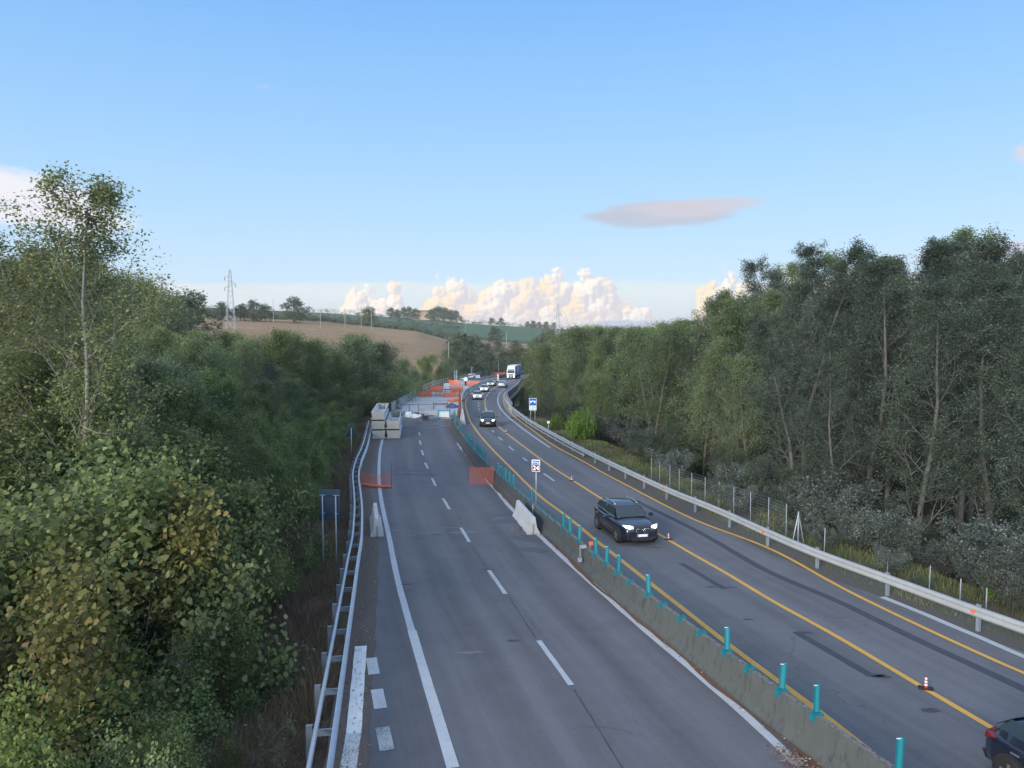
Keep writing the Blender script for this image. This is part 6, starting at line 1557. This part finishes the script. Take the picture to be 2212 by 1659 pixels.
def car(name, x, y, yaw, L, W, Hh, mat_, label, st, rear=False, lights=True, rails=False, seats=None, grille='plain', z0=0.0, wheel=.33):
    """nose towards local -y.  st: dict of shape numbers (fractions of the length from the nose, heights in metres)"""
    e = empty(name, (x, y, z0), yaw, label, 'car'); hw = W/2
    hb, ht, bl = st['bonnet'], st['tail'], st['belt']          # bonnet height at nose, tail height, belt height
    ws0, ws1, rw1, rw0 = st['ws0'], st['ws1'], st['rw1'], st['rw0']  # windscreen foot/top, rear window top/foot (fractions)
    Y = lambda f: (f-.5)*L
    # lower body: stations along the car
    S = [0, .015, .05, .12, .2, ws0-.02, ws0+.06, .5, .7, rw0-.04, .93, .98, 1.0]
    def top(f):
        xs = [0, .02, .06, .16, ws0, .5, rw0-.03, .95, 1.0]; zs = [hb-.22, hb-.06, hb, hb+.06, bl-.01, bl+.02, bl+.03, ht, ht-.12]
        return float(np.interp(f, xs, zs))
    def wid(f): return hw*float(np.interp(f, [0, .02, .07, .18, .5, .85, .95, 1.0], [.70, .82, .93, .985, 1, .985, .92, .80]))
    def bot(f): return float(np.interp(f, [0, .06, .94, 1.0], [.26, .17, .17, .30]))
    vs = []; fs = []; N = 14
    for f in S:
        w, zt, zb = wid(f), top(f), bot(f); sh = zt-.05
        half = [(w*.80, zb), (w*.97, zb+.10), (w*1.0, (zb+sh)*.52), (w*.985, sh-.12), (w*.93, sh), (w*.62, zt+.012), (0.0, zt+.03)]
        ring = [(0.0, zb)] + half + [(-a, b) for a, b in half[:-1][::-1]]
        N = len(ring); vs += [(a, Y(f), b) for a, b in ring]
    for i in range(len(S)-1):
        for j in range(N): fs.append((i*N+j, (i+1)*N+j, (i+1)*N+(j+1) % N, i*N+(j+1) % N))
    fs += [tuple(range(N)), tuple(range((len(S)-1)*N, len(S)*N))[::-1]]
    b = mkobj('body', vs, fs, mat_, e, True); sm = b.modifiers.new('s', 'SUBSURF'); sm.levels = 1; sm.render_levels = 2
    # cabin
    zb = bl-.04; zr = Hh; wb = hw*.90; wr = hw*.70; yf, yr = Y(ws1), Y(rw1)
    ys = [Y(ws0), yf, (yf+yr)/2, yr, Y(rw0)]
    cs = [(wb*.97, zb), (wr*.97, zr-.03), (wr, zr), (wr*.95, zr-.035), (wb*.90, zb+.02)]
    vs = [];
    prof = [(ys[0], zb, zb+.01, wb*.95, wb*.93), (ys[1], zb, zr-.035, wb, wr*.95), (ys[2], zb, zr, wb, wr), (ys[3], zb, zr-.05, wb, wr*.93), (ys[4], zb, zb+.06, wb*.92, wb*.86)]
    for (yy, z_, zt, a, c) in prof: vs += [(-a, yy, z_), (-c, yy, zt-.03), (-c*.82, yy, zt), (0, yy, zt+.018), (c*.82, yy, zt), (c, yy, zt-.03), (a, yy, z_)]
    fs = []; K = 7
    for i in range(4):
        for j in range(K-1): fs.append((i*K+j, i*K+j+1, (i+1)*K+j+1, (i+1)*K+j))
    fs += [tuple(range(K))[::-1], tuple(range(4*K, 5*K))]
    cb = mkobj('roof', vs, fs, mat_, e, True); sm = cb.modifiers.new('s', 'SUBSURF'); sm.levels = 1; sm.render_levels = 1
    def lerp(a, b, t): return a+(b-a)*t
    def pane(nm, pts, off, m_=GLASS):
        P = [Vector(p) for p in pts]; n = (P[1]-P[0]).cross(P[2]-P[0]).normalized(); o = Vector(off)
        if n.dot(o) < 0: n = -n
        k = len(P); v = [p+n*.006 for p in P]+[p+n*.022 for p in P]
        f = [tuple(range(k)), tuple(range(k, 2*k))[::-1]]+[(i, (i+1) % k, k+(i+1) % k, k+i) for i in range(k)]
        return mkobj(nm, v, f, m_, e)
    # windscreen follows the sloping plane between the bonnet edge and the roof edge
    A = (ys[0], zb+.01); B = (ys[1], zr-.035)
    def wp(t, w): return (w, lerp(A[0], B[0], t), lerp(A[1], B[1], t)+.004)
    pane('windscreen', [wp(.10, -wb*.86), wp(.10, wb*.86), wp(.5, wb*.84), wp(.90, wr*.80), wp(.90, -wr*.80), wp(.5, -wb*.84)], (0, -1, 1))
    A2 = (ys[4]-.03, zb+.06); B2 = (ys[3]-.02, zr-.10)
    def rp(t, w): return (w, lerp(A2[0], B2[0], t), lerp(A2[1], B2[1], t)+.016)
    pane('rear_window', [rp(.16, -wb*.78), rp(.16, wb*.78), rp(.84, wr*.76), rp(.84, -wr*.76)], (0, 1, 1))
    for s in (-1, 1):
        def sp(yy, t):
            x_ = lerp(wb*.985, wr*.92, t)+.006; return (s*x_, yy, lerp(zb+.03, zr-.07, t))
        mid = lerp(yf, yr, .46)
        ya = lerp(ys[0], ys[1], .30); yt = lerp(ys[0], ys[1], .88)
        pane('side_window', [sp(ya, .22), sp(mid-.05, .22), sp(mid-.05, .86), sp(yt, .86)], (s, 0, .3))
        yb_ = lerp(ys[3], ys[4], .45); yt2 = lerp(ys[3], ys[4], .06)
        pane('side_window', [sp(mid+.05, .22), sp(yb_, .30), sp(yt2, .84), sp(mid+.05, .86)], (s, 0, .3))
        # mirror
        m = MB(); m.box((s*(wb+.02)-.02, ya+.10, bl+.02), (s*(wb+.02)+.02, ya+.16, bl+.07)); m.box((min(s*(hw+.02), s*(hw+.20)), ya+.04, bl+.00), (max(s*(hw+.02), s*(hw+.20)), ya+.17, bl+.15))
        mo = m.build('door_mirror', mat_ if st.get('mirror') is None else DARKP, e); bv = mo.modifiers.new('b', 'BEVEL'); bv.width = .03; bv.segments = 2
        # sills and arches
        m = MB(); m.box((s*hw*.955-.02, Y(.2), .17), (s*hw*.955+.02, Y(.8), .26)); m.build('sill', DARKP, e)
        m = MB(); yy = lerp(yf, yr, .46); m.box((s*(hw*1.003)-.006, yy-.006, .30), (s*(hw*1.003)+.004, yy+.006, bl-.16)); m.build('door_gap', DARKP, e)
        m = MB()
        for hy in (yy-.22, yy+.75): m.box((s*(hw*1.0)-.012, hy-.10, bl-.17), (s*(hw*1.0)+.022, hy+.08, bl-.14))
        m.build('door_handle', CHROME, e)
    ya_, yb_ = Y(st.get('fa', .185)), Y(st.get('ra', .80)); R = wheel
    for s in (-1, 1):
        for yy in (ya_, yb_):
            m = MB(); n = 20; vs = []
            for k in range(n+1):
                a = PI*(k/n)*1.16-.25; vs.append((a, 0))
            c0 = (s*hw*.93, yy, R)
            arch = [(yy+(R+.07)*math.cos(a), R+(R+.07)*math.sin(a)) for a in [2*PI*i/24 for i in range(24)]]
            m.extrude(arch, lambda p, t: (t, p[0], max(.12, p[1])), s*hw*.60, s*(hw*.992)); m.build('wheel_arch', DARKP, e, True if False else False)
            w = MB(); ax = (s, 0, 0); x0_ = s*(hw*.995-.20)
            w.tube([(x0_, yy, R), (x0_+s*.03, yy, R), (x0_+s*.19, yy, R), (x0_+s*.215, yy, R)], [R-.03, R, R, R-.03], 24); wo = w.build('wheel', TYRE, e)
            r = MB(); xo = x0_+s*.2155
            r.tube([(xo, yy, R), (xo+s*.006, yy, R)], [R*.68, R*.66], 20)
            ro = r.build('rim', DARKP, wo)
            r = MB()
            for k in range(5):
                a = 2*PI*k/5+.3; d = Vector((0, math.cos(a), math.sin(a))); p = Vector((0, -math.sin(a), math.cos(a)))*.035; c = Vector((xo+s*.0065, yy, R))
                r.add([c-p*1.4, c+p*1.4, c+d*R*.64+p*.8, c+d*R*.64-p*.8], [(0,1,2,3)])
            r.build('spokes', RIM, ro)
    # front end
    yn = Y(0)
    for s in (-1, 1):
        hx = hw*.66; hz = hb-.12
        lp = [(s*hw*.46, yn+.02, hz-.03), (s*hw*.80, yn+.12, hz-.02), (s*hw*.90, yn+.34, hz+.09), (s*hw*.62, yn+.12, hz+.10), (s*hw*.45, yn+.05, hz+.06)]
        pane('headlight', [Vector(p)+Vector((0, -.03, .0)) for p in lp], (s*.3, -1, .2), HEADC if lights else GLASS)
        if lights:
            m = MB(); c = (s*hw*.64, yn+.01, hz+.03); m.cyl((c[0], c[1]+.03, c[2]), (s*.1, -1, .05), st.get('lamp', .085)*.85, .06, 14); m.build('headlight', HEAD, e, True)
        m = MB(); m.cyl((s*hw*.66, yn+.10, .36), (0, -1, 0), .05, .06, 10); m.build('fog_lamp', CHROME, e)
    m = MB(); gw, gz0, gz1 = hw*.56, .42, hb-.16
    if grille == 'twin':
        for s in (-1, 1):
            m = MB(); poly = [(s*.03, gz1), (s*.30, gz1+.02), (s*.34, gz1-.05), (s*.26, gz1-.14), (s*.06, gz1-.13)]; m.extrude(poly, lambda p, t: (p[0], t, p[1]), yn-.055, yn+.08); m.build('grille', DARKP, e)
            m = MB(); m.tube([(p[0], yn-.058, p[1]) for p in poly+[poly[0]]], .013, 5); m.build('grille_frame', CHROME, e, True)
    elif grille == 'diamond':
        m = MB(); m.extrude([(-hw*.5, gz1+.03), (hw*.5, gz1+.03), (hw*.36, gz1-.10), (-hw*.36, gz1-.10)], lambda p, t: (p[0], t, p[1]), yn-.04, yn+.08); m.build('grille', DARKP, e)
        m = MB(); m.tube([(-hw*.50, yn-.035, gz1+.05), (-hw*.2, yn-.055, gz1-.03), (0, yn-.06, gz1-.06), (hw*.2, yn-.055, gz1-.03), (hw*.50, yn-.035, gz1+.05)], .014, 5); m.build('chrome_strip', CHROME, e, True)
        m = MB(); m.extrude([(0, gz1+.09), (.06, gz1-.005), (0, gz1-.10), (-.06, gz1-.005)], lambda p, t: (p[0], t, p[1]), yn-.075, yn-.062); m.build('badge', CHROME, e)
    else:
        m = MB(); m.box((-hw*.30, yn-.035, gz1+.0), (hw*.30, yn+.08, gz1+.05)); m.build('grille', DARKP, e)
        m = MB(); m.cyl((0, yn-.02, gz1+.09), (0, -1, .2), .05, .02, 12); m.build('badge', CHROME, e)
    m = MB(); m.extrude([(-hw*.62, .42), (hw*.62, .42), (hw*.52, .25), (-hw*.52, .25)], lambda p, t: (p[0], t, p[1]), yn-.045, yn+.1); m.build('lower_intake', DARKP, e)
    m = MB(); m.box((-.26, yn-.075, .43), (.26, yn-.055, .54)); pl_ = m.build('number_plate', PLATE, e)
    for s in (-1, 1):
        m = MB(); m.box((s*.237-.022, yn-.079, .431), (s*.237+.022, yn-.0755, .539)); m.build('plate_strip', PLATEB, pl_)
    # rear end
    ye = Y(1)
    for s in (-1, 1):
        m = MB(); tz = ht-.16
        m.add([(s*hw*.48, ye+.01, tz-.04), (s*hw*.90, ye-.10, tz-.05), (s*hw*.965, ye-.38, tz+.06), (s*hw*.90, ye-.14, tz+.10), (s*hw*.48, ye-.02, tz+.08),
               (s*hw*.48, ye-.10, tz-.04), (s*hw*.80, ye-.20, tz-.05), (s*hw*.86, ye-.40, tz+.06), (s*hw*.80, ye-.24, tz+.10), (s*hw*.48, ye-.12, tz+.08)], [(0,1,3,4),(1,2,3),(5,8,7,6),(0,5,6,1),(1,6,7,2),(2,7,8,3),(3,8,9,4),(4,9,5,0)]); m.build('tail_lamp', TAIL, e)
    m = MB(); m.box((-.26, ye+.015, ht-.42), (.26, ye+.03, ht-.31)); m.build('number_plate', PLATE, e)
    m = MB(); m.extrude([(-hw*.8, .45), (hw*.8, .45), (hw*.7, .24), (-hw*.7, .24)], lambda p, t: (p[0], t, p[1]), ye-.1, ye+.03); m.build('rear_bumper', DARKP, e)
    if rails:
        for s in (-1, 1):
            m = MB(); m.tube([(s*wr*.84, yf+.12, zr-.05), (s*wr*.86, yf+.3, zr+.015), (s*wr*.86, (yf+yr)/2, zr+.03), (s*wr*.84, yr-.25, zr+.0), (s*wr*.82, yr-.1, zr-.06)], .022, 6); m.build('roof_rail', CHROME, e, True)
            m = MB(); m.tube([(s*(wb-.005), ya, zb+.10), (s*(wb-.01), 0, zb+.11), (s*(wb*.955), lerp(ys[3], ys[4], .4), zb+.17), (s*(wr*.98), lerp(ys[3], ys[4], .05), zr-.13)], .014, 5); m.build('window_trim', CHROME, e, True)
    return e
SUV = dict(bonnet=.92, tail=1.02, belt=1.00, ws0=.27, ws1=.43, rw1=.86, rw0=.985, fa=.19, ra=.80, lamp=.085)
SCEN = dict(bonnet=.88, tail=1.0, belt=1.02, ws0=.20, ws1=.42, rw1=.90, rw0=.99, fa=.19, ra=.82, lamp=.11, mirror=1)
HATCH = dict(bonnet=.80, tail=.98, belt=.95, ws0=.22, ws1=.42, rw1=.86, rw0=.975, fa=.19, ra=.82, lamp=.13)
SUVR = dict(bonnet=.92, tail=1.05, belt=1.02, ws0=.25, ws1=.42, rw1=.84, rw0=.98, fa=.19, ra=.80, lamp=.1)
NAVY = paint('navy_car_paint', (.010,.014,.030)); BLACKB = paint('black_blue_car_paint', (.010,.012,.020)); WHITEC = paint('white_car_paint', (.70,.72,.74), .6, .4, 0); GREYC = paint('grey_car_paint', (.28,.29,.31), .7, .4, .3); SILV = paint('silver_car_paint', (.46,.49,.54), .7, .35, .4)
yaw_of = lambda dx, dy: math.atan2(dx, -dy)       # heading vector -> rotation of a nose that points to -y
car('suv_car', 5.28, 35.75, yaw_of(.215, -.977), 4.38, 1.83, 1.54, NAVY, 'dark navy compact car with lit headlights and silver roof rails, nearest car facing the camera', SUV, rails=True, grille='twin', wheel=.35)
car('minivan', -2.75, 87.9, yaw_of(.02, -1), 4.4, 1.86, 1.64, BLACKB, 'black tall family car with bright headlights, second car coming towards the camera', SCEN, grille='diamond', wheel=.34)
car('hatchback', -6.1, 134.8, yaw_of(.06, -1), 3.75, 1.66, 1.50, WHITEC, 'small white hatchback with lit headlights, third car in the oncoming queue', HATCH, wheel=.31)
car('hatchback', -5.75, 159.6, yaw_of(-.02, -1), 3.9, 1.69, 1.50, WHITEC, 'small white hatchback with lit headlights, fourth car in the queue, before the grey one', HATCH, wheel=.31)
car('hatchback', -4.95, 184, yaw_of(-.10, -1), 4.1, 1.74, 1.46, GREYC, 'grey hatchback with lit headlights just ahead of the truck in the queue', HATCH, wheel=.32)
car('suv_car', -2.15, 177.8, yaw_of(.10, 1), 4.5, 1.88, 1.62, SILV, 'silver car seen from behind, driving away on the viaduct beside the parapet', SUVR, lights=False, wheel=.35)
car('hatchback', 10.95, 13.6, yaw_of(.25, -.968), 4.3, 1.80, 1.45, NAVY, 'dark blue car cut by the bottom right corner of the photo', HATCH, wheel=.33)
# truck and trailer
def truck():
    e = empty('truck', (-.35, 226.5, 0), yaw_of(-.13, -1), 'white cab lorry with a blue box trailer and lit headlights at the far bend', 'truck')
    WT = paint('white_cab_paint', (.72,.76,.80), .5, .4, 0); BT = plain('blue_tarpaulin', (.04,.12,.30), .6, var=.2, scale=2); hw = 1.25
    def shell(nm, prof, w, m_, bev=.06, par=e):
        m = MB(); m.extrude(prof, lambda p, t: (t, p[0], p[1]), -w, w); o = m.build(nm, m_, par); b = o.modifiers.new('b', 'BEVEL'); b.width = bev; b.segments = 3; b.limit_method = 'ANGLE'; return o
    shell('cab', [(0,.45), (-.02,1.3), (.05,1.75), (.22,2.85), (.45,3.05), (2.1,3.05), (2.1,.45)], hw*.97, WT, .10)
    shell('roof_deflector', [(.55,3.06), (.75,3.5), (1.3,3.85), (2.1,3.9), (2.1,3.06)], hw*.90, WT, .12)
    m = MB(); m.add([(-1.06,-.0,1.80),(1.06,0,1.80),(1.0,.14,2.68),(-1.0,.14,2.68),(-1.06,.12,1.80),(1.06,.12,1.80),(1.0,.26,2.68),(-1.0,.26,2.68)], [(0,1,2,3),(0,4,5,1),(3,2,6,7),(0,3,7,4),(1,5,6,2)]); m.build('windscreen', GLASS, e)
    m = MB(); m.extrude([(-.95,2.80), (.95,2.80), (.9,2.95), (-.9,2.95)], lambda p, t: (p[0], t, p[1]), .05, .4); m.build('sun_visor', DARKP, e)
    m = MB(); m.extrude([(-.80,1.52), (.80,1.52), (.66,1.12), (-.66,1.12)], lambda p, t: (p[0], t, p[1]), -.05, .1); m.build('grille', DARKP, e)
    text('badge', 'MAN', .20, CHROME, e, (0, -.06, 1.38), FACE, bold=.006)
    m = MB(); m.box((-1.22,-.12,.35), (1.22,.3,.92)); bo = m.build('bumper', DARKP, e)
    for s in (-1, 1):
        m = MB(); m.cyl((s*.90,-.10,.72), (0,-1,0), .15, .05, 14); m.build('headlight', HEAD, e, True)
        m = MB(); m.box((s*1.42-.10,-.05,1.75), (s*1.42+.10,.12,2.55)); m.build('door_mirror', DARKP, e)
        m = MB(); m.add([(s*(hw*.97+.008),.28,1.75),(s*(hw*.97+.008),1.15,1.75),(s*(hw*.97+.008),1.15,2.6),(s*(hw*.97+.008),.42,2.6),(s*(hw*.97-.02),.28,1.75),(s*(hw*.97-.02),1.15,1.75),(s*(hw*.97-.02),1.15,2.6),(s*(hw*.97-.02),.42,2.6)], [(0,1,2,3),(7,6,5,4),(0,4,5,1),(3,2,6,7)]); m.build('side_window', GLASS, e)
        for yy in (1.3, 5.4, 9.8, 11.1, 12.4):
            m = MB(); m.tube([(s*.95,yy,.5), (s*1.0,yy,.52), (s*1.20,yy,.52), (s*1.235,yy,.5)], [.46,.52,.52,.47], 20); w = m.build('wheel', TYRE, e); m = MB(); m.cyl((s*1.236,yy,.52), (s,0,0), .28, .01, 14); m.build('rim', RIM, w)
    m = MB(); m.box((-.26,-.155,.55), (.26,-.135,.67)); m.build('number_plate', PLATE, e)
    m = MB(); m.box((-hw,2.75,1.18), (hw,15.9,3.98)); m.build('trailer_box', BT, e)
    m = MB(); m.box((-hw-.01,2.72,3.985), (hw+.01,15.93,4.06)); m.build('trailer_roof', WHITE_PL, e)
    m = MB(); m.box((-hw*.98,2.8,1.02), (hw*.98,15.8,1.175)); m.build('trailer_frame', DARKP, e)
    m = MB(); m.box((-.5,1.6,.55), (.5,15.5,1.015)); m.build('chassis', DARKSTEEL, e)
    text('lettering', 'DSV', 2.5, WHITE_PL, e, (hw+.004, 7.2, 2.75), (PI/2, 0, PI/2), bold=.03)
    text('lettering', 'DSV', 2.5, WHITE_PL, e, (-hw-.004, 7.2, 2.75), (PI/2, 0, -PI/2), bold=.03)
truck()

# ------------------------------------------------------------------ evening haze: one even box round everything
def haze():
    m = bpy.data.materials.new('haze'); m.use_nodes = True; t = NT(m.node_tree); t.n.clear()
    out = t.node('ShaderNodeOutputMaterial'); v = t.node('ShaderNodeVolumePrincipled')
    v.inputs['Color'].default_value = (0.86, 0.91, 1.0, 1); v.inputs['Density'].default_value = 0.00016; v.inputs['Anisotropy'].default_value = 0.1
    t.l.new(v.outputs[0], out.inputs[1])
    b = MB(); b.box((-3600, -450, -40), (3700, 4900, 72)); o = b.build('haze', m); props(o, kind='stuff')
haze()
